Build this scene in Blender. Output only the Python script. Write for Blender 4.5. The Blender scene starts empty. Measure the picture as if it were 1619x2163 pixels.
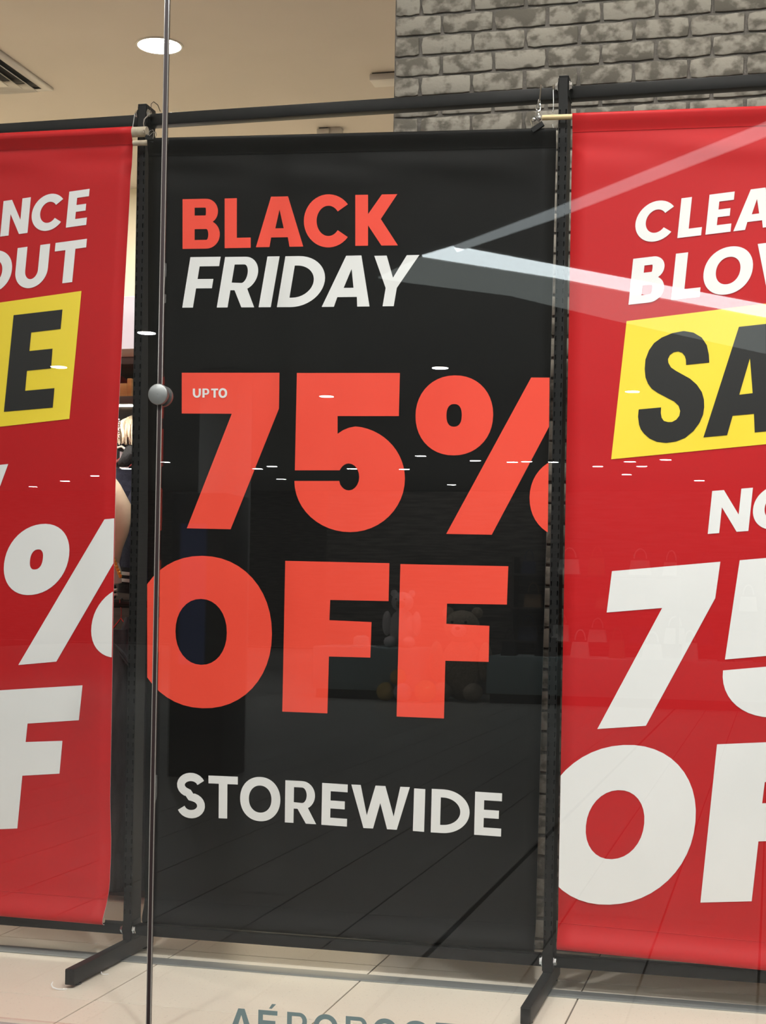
import bpy, bmesh, math, random
from mathutils import Vector, Matrix
from mathutils.geometry import tessellate_polygon
random.seed(7)
sc = bpy.context.scene
C = sc.collection

# ------------------------------------------------------------------ camera
# world: X runs along the shop front, +Y goes into the shop, Z up; metres
cam_d = bpy.data.cameras.new('camera'); cam = bpy.data.objects.new('camera', cam_d); C.objects.link(cam)
cam_d.sensor_fit = 'VERTICAL'; cam_d.sensor_height = 24.0
cam_d.lens = 24.0 * 3241 / 2163
cam_d.shift_y = (1275 - 1081.5) / 2163
cam_d.shift_x = 0.0
cam_d.clip_start = 0.02
YAW = math.radians(14.3); ROLL = math.atan(0.0183)
cam.matrix_world = (Matrix.Translation((0, 0, 1.035)) @ Matrix.Rotation(YAW, 4, 'Z')
                    @ Matrix.Rotation(math.radians(90), 4, 'X') @ Matrix.Rotation(ROLL, 4, 'Z'))
sc.camera = cam

# ------------------------------------------------------------------ world, exposure
w = bpy.data.worlds.new('world'); sc.world = w; w.use_nodes = True
w.node_tree.nodes['Background'].inputs[0].default_value = (1.0, 0.97, 0.93, 1)
w.node_tree.nodes['Background'].inputs[1].default_value = 0.4
sc.view_settings.view_transform = 'Standard'; sc.view_settings.look = 'None'
sc.view_settings.gamma = 1.0; sc.view_settings.use_curve_mapping = False
sc.view_settings.exposure = 0.0
sc.cycles.max_bounces = 8; sc.cycles.transparent_max_bounces = 16
sc.cycles.caustics_reflective = False; sc.cycles.caustics_refractive = False
sc.cycles.sample_clamp_indirect = 4.0

# lamp strengths (the lamps themselves are built by downlight() further down)
WIN_LAMPS = [(-2.95, 3.60, 80), (-1.75, 3.60, 170), (-0.55, 3.60, 320), (0.6, 3.60, 350)]
WALK_FILL = [(-4.6, 0.9, 150), (-2.4, 0.9, 150), (-0.2, 0.9, 150), (2.0, 0.9, 150)]  # out-of-view walkway downlights added as frontal light on the banners
FILL_SPOTS = [(-4.2, 34), (-2.9, 34), (-1.6, 112), (-0.3, 188), (1.0, 225)]     # unseen spotlights added on the mall ceiling to light the banners, watts
SHOP_LAMP = 320
MALL_LAMP = 150

# ------------------------------------------------------------------ helpers
def tag(o, label=None, cat=None, group=None, kind=None):
    if label: o['label'] = label
    if cat: o['category'] = cat
    if group: o['group'] = group
    if kind: o['kind'] = kind
    return o

def empty(name, loc, label=None, cat=None, group=None, kind=None):
    o = bpy.data.objects.new(name, None); C.objects.link(o); o.location = loc
    o.empty_display_size = 0.05
    return tag(o, label, cat, group, kind)

class MB:
    """collects verts and faces in world coordinates, links them as one mesh object"""
    def __init__(s): s.v = []; s.f = []; s.mi = []; s.sm = []
    def face(s, pts, m=0, smooth=False):
        n = len(s.v); s.v += [tuple(p) for p in pts]; s.f.append(tuple(range(n, n + len(pts)))); s.mi.append(m); s.sm.append(smooth)
    def grid(s, rows, m=0, smooth=True, closed=False):
        n = len(s.v); k = len(rows[0])
        for r in rows: s.v += [tuple(p) for p in r]
        for i in range(len(rows) - 1):
            for j in range(k if closed else k - 1):
                j2 = (j + 1) % k
                s.f.append((n + i*k + j, n + i*k + j2, n + (i+1)*k + j2, n + (i+1)*k + j)); s.mi.append(m); s.sm.append(smooth)
    def box(s, x0, x1, y0, y1, z0, z1, m=0, b=0.0):
        if b <= 0:
            p = [(x, y, z) for z in (z0, z1) for y in (y0, y1) for x in (x0, x1)]
            n = len(s.v); s.v += p
            for q in ((0,2,3,1),(4,5,7,6),(0,1,5,4),(2,6,7,3),(0,4,6,2),(1,3,7,5)):
                s.f.append(tuple(n + i for i in q)); s.mi.append(m); s.sm.append(False)
            return
        bm = bmesh.new(); bmesh.ops.create_cube(bm, size=1.0)
        bmesh.ops.scale(bm, vec=(x1-x0, y1-y0, z1-z0), verts=bm.verts)
        bmesh.ops.bevel(bm, geom=bm.edges[:], offset=b, segments=2, affect='EDGES', profile=0.5)
        bmesh.ops.translate(bm, vec=((x0+x1)/2, (y0+y1)/2, (z0+z1)/2), verts=bm.verts)
        n = len(s.v); bm.verts.index_update(); s.v += [tuple(v.co) for v in bm.verts]
        for f in bm.faces: s.f.append(tuple(n + v.index for v in f.verts)); s.mi.append(m); s.sm.append(False)
        bm.free()
    def tube(s, path, r, n=8, m=0, cap=True, flat=1.0):
        path = [Vector(p) for p in path]; rr = r if isinstance(r, (list, tuple)) else [r] * len(path)
        rows = []; up = None
        for i, p in enumerate(path):
            t = (path[min(i+1, len(path)-1)] - path[max(i-1, 0)]).normalized()
            if up is None: up = Vector((0, 1, 0)) if abs(t.y) < .9 else Vector((1, 0, 0))
            a = t.cross(up).normalized(); b = a.cross(t).normalized(); up = b
            rows.append([p + (a * math.cos(2*math.pi*k/n) + b * flat * math.sin(2*math.pi*k/n)) * rr[i] for k in range(n)])
        s.grid(rows, m, True, True)
        if cap: s.face(rows[0][::-1], m); s.face(rows[-1], m)
    def lathe(s, c, axis, prof, n=24, m=0):
        """prof: list of (radius, distance along axis); axis 'x','y' or 'z'"""
        rows = []
        for r, d in prof:
            row = []
            for k in range(n):
                a = 2*math.pi*k/n; u, v = r*math.cos(a), r*math.sin(a)
                q = (u, v, d) if axis == 'z' else ((u, d, v) if axis == 'y' else (d, u, v))
                row.append((c[0]+q[0], c[1]+q[1], c[2]+q[2]))
            rows.append(row)
        s.grid(rows, m, True, True)
    def ball(s, c, rx, ry, rz, n=14, k=10, m=0):
        rows = []
        for i in range(k + 1):
            t = math.pi * i / k
            rr = max(math.sin(t), 1e-3)
            rows.append([(c[0]+rx*rr*math.cos(2*math.pi*j/n), c[1]+ry*rr*math.sin(2*math.pi*j/n), c[2]+rz*math.cos(t)) for j in range(n)])
        s.grid(rows, m, True, True)
    def build(s, name, mats, parent=None, label=None, cat=None, group=None, kind=None, auto=False):
        me = bpy.data.meshes.new(name)
        base = Vector((0, 0, 0)) if parent is None else parent_loc(parent)
        me.from_pydata([tuple(Vector(v) - base) for v in s.v], [], s.f)
        if not isinstance(mats, (list, tuple)): mats = [mats]
        for m in mats: me.materials.append(m)
        me.polygons.foreach_set('material_index', s.mi); me.polygons.foreach_set('use_smooth', s.sm)
        bm = bmesh.new(); bm.from_mesh(me); bmesh.ops.remove_doubles(bm, verts=bm.verts, dist=1e-6)
        bmesh.ops.recalc_face_normals(bm, faces=bm.faces); bm.to_mesh(me); bm.free(); me.update()
        me.set_sharp_from_angle(angle=math.radians(40))
        o = bpy.data.objects.new(name, me); C.objects.link(o)
        if parent: o.parent = parent
        return tag(o, label, cat, group, kind)

def parent_loc(o):
    v = Vector(o.location)
    while o.parent: o = o.parent; v += Vector(o.location)
    return v

def smooth(a, b, x):
    t = min(max((x - a) / (b - a), 0), 1); return t*t*(3 - 2*t)

# ------------------------------------------------------------------ materials
def mat(name, col, rough=0.6, metal=0.0, spec=0.5, emit=None, estr=0.0):
    m = bpy.data.materials.new(name); m.use_nodes = True
    b = m.node_tree.nodes['Principled BSDF']
    b.inputs['Base Color'].default_value = (*col, 1); b.inputs['Roughness'].default_value = rough
    b.inputs['Metallic'].default_value = metal; b.inputs['Specular IOR Level'].default_value = spec
    if emit: b.inputs['Emission Color'].default_value = (*emit, 1); b.inputs['Emission Strength'].default_value = estr
    return m

def nd(m, t, **kw):
    n = m.node_tree.nodes.new(t)
    for k, v in kw.items(): setattr(n, k, v)
    return n
def ln(m, a, b): m.node_tree.links.new(a, b)

def noisy(m, c1, c2, scale=8.0, detail=6.0, lo=.35, hi=.65, stretch=(1,1,1), bump=0.0, bscale=None, per_object=False, bdist=.01):
    """base colour varies between c1 and c2 with noise; optional fine bump"""
    bs = m.node_tree.nodes['Principled BSDF']
    tc = nd(m, 'ShaderNodeTexCoord'); mp = nd(m, 'ShaderNodeMapping'); mp.inputs['Scale'].default_value = stretch
    ln(m, tc.outputs['Object'], mp.inputs['Vector']); vec = mp.outputs['Vector']
    if per_object:
        oi = nd(m, 'ShaderNodeObjectInfo'); ad = nd(m, 'ShaderNodeVectorMath', operation='ADD')
        mu = nd(m, 'ShaderNodeMath', operation='MULTIPLY'); mu.inputs[1].default_value = 57.0
        ln(m, oi.outputs['Random'], mu.inputs[0]); ln(m, mu.outputs[0], ad.inputs[1]); ln(m, vec, ad.inputs[0]); vec = ad.outputs[0]
    no = nd(m, 'ShaderNodeTexNoise'); no.inputs['Scale'].default_value = scale; no.inputs['Detail'].default_value = detail
    ln(m, vec, no.inputs['Vector'])
    ra = nd(m, 'ShaderNodeValToRGB'); ra.color_ramp.elements[0].position = lo; ra.color_ramp.elements[1].position = hi
    ra.color_ramp.elements[0].color = (*c1, 1); ra.color_ramp.elements[1].color = (*c2, 1)
    ln(m, no.outputs['Fac'], ra.inputs['Fac']); ln(m, ra.outputs['Color'], bs.inputs['Base Color'])
    if bump:
        n2 = nd(m, 'ShaderNodeTexNoise'); n2.inputs['Scale'].default_value = bscale or scale*3; n2.inputs['Detail'].default_value = 4
        ln(m, vec, n2.inputs['Vector']); bp = nd(m, 'ShaderNodeBump'); bp.inputs['Strength'].default_value = bump; bp.inputs['Distance'].default_value = bdist
        ln(m, n2.outputs['Fac'], bp.inputs['Height']); ln(m, bp.outputs['Normal'], bs.inputs['Normal'])
    return m, ra

M = {}
M['black_metal'] = noisy(mat('black_metal', (.007,.007,.0068), .45, spec=.2), (.006,.006,.0057), (.009,.009,.0085), 40)[0]
M['slot_dark'] = mat('slot_dark', (.003,.003,.003), .9)
M['chrome'] = mat('chrome', (.78,.78,.76), .18, 1.0)
M['steel'] = mat('steel', (.30,.31,.30), .45, .85)
M['wood_rod'] = noisy(mat('wood_rod', (.7,.55,.3), .5), (.72,.56,.30), (.62,.45,.22), 60, stretch=(.1,1,1))[0]
M['tube'] = noisy(mat('tube', (.45,.38,.28), .7), (.42,.35,.26), (.5,.43,.32), 80)[0]
def banner_mat(name, c1, c2, rough=.5, spec=.35):
    m = mat(name, c1, rough, 0, spec)
    noisy(m, c1, c2, 2.2, 5, .3, .7, stretch=(.5, 1, 2.2))
    return m
M['vinyl_red'] = banner_mat('vinyl_red', (.46,.009,.012), (.50,.011,.014), .5, .20)
M['vinyl_black'] = banner_mat('vinyl_black', (.0042,.0042,.0041), (.0062,.0062,.0058), .48, .12)
M['vinyl_white_edge'] = mat('vinyl_white_edge', (.8,.8,.78), .6)
M['print_white'] = noisy(mat('print_white', (.8,.8,.78), .5, spec=.35), (.76,.765,.75), (.8,.8,.785), 3)[0]
M['print_red'] = noisy(mat('print_red', (.78,.07,.04), .5, spec=.35), (.84,.066,.036), (.88,.076,.043), 3)[0]
M['print_yellow'] = noisy(mat('print_yellow', (.86,.66,.04), .5, spec=.35), (.85,.65,.035), (.89,.69,.05), 3)[0]
M['print_black'] = mat('print_black', (.014,.014,.013), .45, spec=.35)
M['decal'] = mat('decal', (.18,.25,.25), .5)
M['stitch'] = mat('stitch', (.75,.3,.28), .8)
M['ceiling'] = noisy(mat('ceiling_paint', (.62,.555,.49), .9, spec=.2), (.60,.54,.475), (.63,.565,.50), 2.0)[0]
M['white_metal'] = mat('white_metal', (.62,.58,.53), .5)
M['vent_dark'] = mat('vent_dark', (.05,.045,.04), .8)
M['lamp'] = mat('lamp', (1,1,1), .5, emit=(.95,.98,1), estr=22)
M['mortar'] = noisy(mat('mortar', (.17,.155,.14), .95), (.13,.12,.105), (.20,.185,.165), 25, bump=.4, bscale=120)[0]
def brick_mat():
    m = mat('whitewashed_brick', (.4,.38,.33), .9, spec=.2)
    m, ra = noisy(m, (.15,.138,.115), (.36,.338,.29), 24, 10, .40, .56, stretch=(1,1,1.2), bump=.5, bscale=60, per_object=True, bdist=.004)
    bs = m.node_tree.nodes['Principled BSDF']
    oi = nd(m, 'ShaderNodeObjectInfo'); mr = nd(m, 'ShaderNodeMapRange'); mr.inputs['To Min'].default_value = -.09; mr.inputs['To Max'].default_value = .10
    ln(m, oi.outputs['Random'], mr.inputs['Value']); ad = nd(m, 'ShaderNodeMath', operation='ADD')
    no = [n for n in m.node_tree.nodes if n.bl_idname == 'ShaderNodeTexNoise' and abs(n.inputs['Scale'].default_value - 24) < .1][0]
    ln(m, no.outputs['Fac'], ad.inputs[0]); ln(m, mr.outputs[0], ad.inputs[1]); ln(m, ad.outputs[0], ra.inputs['Fac'])
    return m
M['brick'] = brick_mat()
def tile_mat(name, base, dark, light):
    m = mat(name, base, .32, spec=.45)
    m, ra = noisy(m, light, base, 1.6, 3, .3, .7, per_object=True)
    bs = m.node_tree.nodes['Principled BSDF']
    tc = nd(m, 'ShaderNodeTexCoord'); no = nd(m, 'ShaderNodeTexNoise'); no.inputs['Scale'].default_value = 130; no.inputs['Detail'].default_value = 3
    ln(m, tc.outputs['Object'], no.inputs['Vector']); r2 = nd(m, 'ShaderNodeValToRGB')
    r2.color_ramp.elements[0].position = .63; r2.color_ramp.elements[1].position = .74
    r2.color_ramp.elements[0].color = (0,0,0,1); r2.color_ramp.elements[1].color = (.8,.8,.8,1)
    mx = nd(m, 'ShaderNodeMix', data_type='RGBA'); ln(m, no.outputs['Fac'], r2.inputs['Fac']); ln(m, r2.outputs['Color'], mx.inputs['Factor'])
    ln(m, ra.outputs['Color'], mx.inputs['A']); mx.inputs['B'].default_value = (*dark, 1); ln(m, mx.outputs['Result'], bs.inputs['Base Color'])
    return m
M['tile'] = tile_mat('cream_tile', (.78,.71,.59), (.46,.40,.31), (.74,.66,.54))
M['grout'] = mat('grout', (.12,.10,.08), .95)
M['mall_tile'] = tile_mat('mall_tile', (.43,.42,.39), (.28,.26,.23), (.40,.39,.36))
M['mall_grout'] = mat('mall_grout', (.012,.011,.01), .95)
M['mall_ceiling'] = mat('mall_ceiling', (.4,.4,.385), .9)
M['trim'] = mat('light_band_grey', (.33,.345,.335), .42, .6)  # grey of the floor strip that stands in for a band of light
M['cream_wall'] = noisy(mat('cream_wall', (.85,.78,.6), .9), (.83,.76,.58), (.87,.8,.62), 1.5)[0]
M['lightbox'] = mat('lightbox', (.85,.83,.86), .5, emit=(1,.95,1), estr=.55)
M['shelf_wood'] = noisy(mat('shelf_wood', (.36,.27,.19), .55), (.30,.22,.15), (.42,.32,.23), 14, stretch=(.2,4,4))[0]
M['dark_wood'] = noisy(mat('dark_wood', (.08,.065,.05), .6), (.065,.05,.04), (.1,.08,.065), 14, stretch=(.2,4,4))[0]
M['orange_wood'] = noisy(mat('orange_wood', (.62,.32,.10), .5), (.55,.27,.08), (.70,.38,.13), 20, stretch=(.5,.1,3))[0]
M['red_cloth'] = noisy(mat('red_cloth', (.5,.03,.03), .9), (.45,.025,.025), (.58,.04,.04), 60, bump=.3)[0]
M['grey_cloth'] = noisy(mat('grey_cloth', (.5,.5,.52), .9), (.42,.42,.44), (.62,.62,.64), 30, stretch=(4,1,1), bump=.3)[0]
M['navy_wool'] = noisy(mat('navy_wool', (.02,.022,.045), .95), (.016,.018,.036), (.028,.03,.055), 60, bump=.3)[0]
M['black_cloth'] = noisy(mat('black_cloth', (.012,.012,.013), .9), (.009,.009,.01), (.018,.018,.02), 40, bump=.3)[0]
M['tan_leather'] = noisy(mat('tan_leather', (.72,.55,.38), .55), (.66,.49,.33), (.78,.62,.45), 9, bump=.35, bscale=14)[0]
M['rib_white'] = mat('rib_white', (.7,.66,.6), .9)
M['gold'] = mat('gold', (.75,.42,.08), .3, .7)
M['denim'] = noisy(mat('denim', (.035,.042,.055), .9), (.025,.03,.04), (.06,.068,.08), 12, stretch=(3,3,.6), bump=.4, bscale=160)[0]
M['fur'] = noisy(mat('fur', (.55,.42,.27), .8), (.40,.28,.16), (.8,.7,.55), 50, stretch=(6,6,.4))[0]
M['paper_white'] = mat('paper_white', (.85,.82,.86), .8)
M['sealant'] = mat('sealant', (.02,.008,.008), .5)
M['glass_edge'] = mat('glass_edge', (.30,.28,.25), .15, 0.0, 1.0)
M['clear_plastic'] = mat('clear_plastic', (.8,.78,.76), .15, 0, .8)
M['plush_brown'] = noisy(mat('plush_brown', (.42,.33,.24), .95), (.34,.26,.18), (.52,.42,.32), 60, bump=.5)[0]
M['plush_pale'] = noisy(mat('plush_pale', (.75,.68,.66), .95), (.7,.62,.6), (.82,.76,.74), 60, bump=.5)[0]
M['counter_teal'] = mat('counter_teal', (.30,.38,.38), .5)
M['kiosk_black'] = mat('kiosk_black', (.012,.012,.014), .4)
M['screen_blue'] = mat('screen_blue', (.02,.03,.08), .3, emit=(.08,.14,.4), estr=.35)
M['stone'] = noisy(mat('stone_cladding', (.12,.10,.085), .9), (.06,.05,.04), (.2,.17,.15), 6, stretch=(.6,1,6), bump=.6, bscale=18)[0]
M['leather_white'] = mat('leather_white', (.7,.68,.64), .45)
M['leather_navy'] = mat('leather_navy', (.03,.04,.09), .45)
M['leather_brown'] = mat('leather_brown', (.3,.18,.09), .45)
M['balloon_gold'] = mat('balloon_gold', (.75,.52,.16), .12, .5)
M['balloon_pearl'] = mat('balloon_pearl', (.6,.58,.62), .15, .3)
M['led'] = mat('led', (1,1,1), .5, emit=(.86,.97,1), estr=12)
M['led_dim'] = mat('led_dim', (1,1,1), .5, emit=(.86,.98,.94), estr=1.1)
M['mall_lamp'] = mat('mall_lamp', (1,1,1), .5, emit=(.95,.99,1), estr=MALL_LAMP)

M['mall_lamp_near'] = mat('mall_lamp_near', (1,1,1), .5, emit=(.95,.99,1), estr=700)

def glass_mat():
    m = bpy.data.materials.new('shop_glass'); m.use_nodes = True; nt = m.node_tree
    for n in list(nt.nodes): nt.nodes.remove(n)
    out = nd(m, 'ShaderNodeOutputMaterial'); mix = nd(m, 'ShaderNodeMixShader'); fr = nd(m, 'ShaderNodeFresnel')
    ge = nd(m, 'ShaderNodeNewGeometry'); mr = nd(m, 'ShaderNodeMapRange'); mr.inputs['To Min'].default_value = 1.5; mr.inputs['To Max'].default_value = 1/1.5
    ln(m, ge.outputs['Backfacing'], mr.inputs['Value']); ln(m, mr.outputs[0], fr.inputs['IOR'])     # thin pane: both faces reflect alike
    tr = nd(m, 'ShaderNodeBsdfTransparent'); tr.inputs['Color'].default_value = (.985,.99,.987,1)
    gl = nd(m, 'ShaderNodeBsdfGlossy'); gl.inputs['Roughness'].default_value = 0.0
    ln(m, fr.outputs[0], mix.inputs[0]); ln(m, tr.outputs[0], mix.inputs[1]); ln(m, gl.outputs[0], mix.inputs[2]); ln(m, mix.outputs[0], out.inputs[0])
    return m
M['glass'] = glass_mat()

# ------------------------------------------------------------------ setting: floor with tiles, ceiling, walls
YG = 3.415                       # glass plane
XL, XR, YB, ZC = -5.0, 2.4, 8.2, 3.4
b = MB(); b.box(XL, XR, YG - .0195, YB, -.12, -.003); floor = b.build('floor', M['grout'], kind='structure')
xs = [-1.678 + .597*i for i in range(-6, 8)]
ys = [3.396] + [3.65 + .6*i for i in range(0, 8)] + [8.2]
tile_cache = {}
for i in range(len(xs) - 1):
    for j in range(len(ys) - 1):
        x0, x1 = max(xs[i], XL), min(xs[i+1], XR); y0, y1 = ys[j], ys[j+1]
        if x1 - x0 < .05 or y1 - y0 < .05: continue
        key = (round(x1-x0, 3), round(y1-y0, 3)); g = .0019
        if key not in tile_cache:
            t = MB(); hx, hy = key[0]/2, key[1]/2; c = .0006
            t.box(-hx+g, hx-g, -hy+g, hy-g, -.004, -.0012)
            t.v += [(-hx+g,-hy+g,-.0012),(hx-g,-hy+g,-.0012),(hx-g,hy-g,-.0012),(-hx+g,hy-g,-.0012),(-hx+g+c,-hy+g+c,0),(hx-g-c,-hy+g+c,0),(hx-g-c,hy-g-c,0),(-hx+g+c,hy-g-c,0)]
            for q in ((8,9,13,12),(9,10,14,13),(10,11,15,14),(11,8,12,15),(12,13,14,15)): t.f.append(q); t.mi.append(0); t.sm.append(False)
            o = t.build('tile', M['tile'], floor); tile_cache[key] = o.data
        else:
            o = bpy.data.objects.new('tile', tile_cache[key]); C.objects.link(o); o.parent = floor
        o.location = ((x0+x1)/2, (y0+y1)/2, 0)
b = MB(); b.box(XL, XR, YG + .03, YB, ZC, ZC + .12); b.build('ceiling', M['ceiling'], kind='structure')
b = MB(); b.box(XL, -1.169, YB, YB + .1, 0, ZC); b.build('wall_back', M['cream_wall'], kind='structure')
b = MB(); b.box(XL - .1, XL, YG - .05, YB + .1, 0, ZC); b.build('wall_left', M['cream_wall'], kind='structure')
b = MB(); b.box(XR, XR + .1, YG - .05, YB + .1, 0, ZC); b.build('wall_right', M['cream_wall'], kind='structure')
# flat grey floor strip under the rack, standing in for light under the crossbar
b = MB(); b.box(XL, XR, 4.06, 4.128, 0, .004, b=.0012); b.build('light_band', M['trim'], kind='structure')

# whitewashed brick wall standing behind the rack
BX, BY = -1.169, 4.6
b = MB(); b.box(BX, XR, BY + .008, BY + .15, 0, ZC); brick_wall = b.build('wall_front', M['mortar'], kind='structure')
def brick_mesh(L, H, seed):
    r = random.Random(seed); me = MB(); d = .008; n = 6
    outl = []
    for k in range(n): outl.append([-L/2 + L*k/n, -H/2])
    for k in range(2): outl.append([L/2, -H/2 + H*k/2])
    for k in range(n): outl.append([L/2 - L*k/n, H/2])
    for k in range(2): outl.append([-L/2, H/2 - H*k/2])
    for p in outl:
        p[0] += r.uniform(-.0022, .0022); p[1] += r.uniform(-.0018, .0018)
        if abs(abs(p[0]) - L/2) < .004 and abs(abs(p[1]) - H/2) < .004: p[0] *= .975; p[1] *= .93
    back = [(x, d, z) for x, z in outl]; mid_ = [(x, .002, z) for x, z in outl]; fr_ = [(x*(1 - .006/L), 0, z*(1 - .006/H)) for x, z in outl]
    me.grid([back, mid_, fr_], 0, False, True); me.face(fr_)
    return me
variants = {}
stuff = MB()
count = 0
zk = 2.9115; k = 0
rowsz = []
z = 2.849 + .0626 * 8
while z > .02: rowsz.append(z); z -= .0626
for ri, z1 in enumerate(rowsz):
    z0 = max(z1 - .0626, 0); 
    if z1 > ZC: continue
    par = (ri + 1) % 2                     # row just above z = 2.849 starts its joints at -1.086
    x = (-1.086 if par == 0 else -1.02) - .163 * 2
    while x < XR:
        x0, x1 = max(x, BX), min(x + .163, XR); x += .163
        if x1 - x0 < .02: continue
        L = round(x1 - x0 - .009, 3); H = round(z1 - z0 - .009, 3)
        if H < .015: continue
        cx, cz = (x0+x1)/2, (z0+z1)/2
        near = (cz > 2.45 and cx < .25 and cz < 3.15) or (-.83 < cx < -.5 and cz < 2.45)
        if near and count < 290:
            key = (L, H, random.randrange(6))
            if key not in variants:
                o = brick_mesh(L, H, hash(key) % 9999).build('brick', M['brick'], brick_wall); variants[key] = o.data
            else:
                o = bpy.data.objects.new('brick', variants[key]); C.objects.link(o); o.parent = brick_wall
            o.location = (cx, BY + random.uniform(-.001, .001), cz); count += 1
        else:
            n = len(stuff.v); q = brick_mesh(L, H, random.randrange(999))
            stuff.v += [(p[0]+cx, p[1]+BY, p[2]+cz) for p in q.v]
            stuff.f += [tuple(i + n for i in f) for f in q.f]; stuff.mi += q.mi; stuff.sm += q.sm
stuff.build('brick', M['brick'], brick_wall, kind='stuff')

# ------------------------------------------------------------------ glass shop front
XS = -1.4275
def pane(name, x0, x1):
    w_ = empty(name, ((x0+x1)/2, YG, 0), kind='structure')
    b = MB(); b.box(x0, x1, YG - .006, YG + .006, .004, ZC - .002); b.build('pane', M['glass'], w_)
    return w_
win1 = pane('window_1', XL + .02, XS - .0065)
win2 = pane('window_2', XS + .0065, XR - .02)
for w_, xa in ((win1, XS - .0052), (win2, XS + .0052)):
    b = MB(); b.box(xa - .0009, xa + .0009, YG - .0063, YG - .0035, .004, ZC - .002); b.build('polished_edge', M['glass_edge'], w_, label='pale polished glass edge')
b = MB(); b.box(XS - .0043, XS + .0043, YG - .0052, YG + .0045, .004, ZC - .002); b.build('joint_sealant', M['sealant'], win1, label='dark joint between the panes')
b = MB(); b.box(XL, XR, YG - .03, YG + .03, ZC - .002, ZC + .2); b.build('trim_2', M['black_metal'], kind='structure')

t = empty('glass_connector', (XS - .001, YG, 1.523), 'round brushed steel disc clamping the vertical joint of the shop window', 'fitting')
b = MB(); b.lathe((XS - .001, YG - .006, 1.523), 'y', [(.001, -.012), (.0225, -.012), (.0245, -.0105), (.025, -.009), (.025, 0), (.001, 0)], 40); b.build('front_disc', M['steel'], t)
b = MB(); b.lathe((XS + .001, YG + .006, 1.521), 'y', [(.001, .012), (.0225, .012), (.0245, .0105), (.025, .009), (.025, 0), (.001, 0)], 40); b.build('rear_disc', M['steel'], t)
b = MB(); b.lathe((XS - .001, YG, 1.523), 'y', [(.006, -.007), (.006, .007)], 16); b.build('clamp_screw', M['steel'], t)

# ------------------------------------------------------------------ lettering (flat print laid on its carrier)
def ell(cx, cz, rx, rz, n=44, e=2.1):
    f = lambda c, r: r * math.copysign(abs(c) ** (2/e), c)
    return [(cx + f(math.cos(2*math.pi*i/n), rx), cz + f(math.sin(2*math.pi*i/n), rz)) for i in range(n)]
def arc(cx, cz, rx, rz, a0, a1, n=14):
    return [(cx + rx*math.cos(math.radians(a0 + (a1-a0)*i/n)), cz + rz*math.sin(math.radians(a0 + (a1-a0)*i/n))) for i in range(n + 1)]
def ribbon(pts, wd):
    """closed outline of a stroke of varying width along pts"""
    L, R_ = [], []
    for i, p in enumerate(pts):
        a = Vector(pts[max(i-1, 0)]); c = Vector(pts[min(i+1, len(pts)-1)]); t_ = (c - a).normalized(); n_ = Vector((-t_.y, t_.x))
        h = (wd[i] if isinstance(wd, list) else wd) / 2
        L.append(tuple(Vector(p) + n_*h)); R_.append(tuple(Vector(p) - n_*h))
    return L + R_[::-1]
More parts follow.
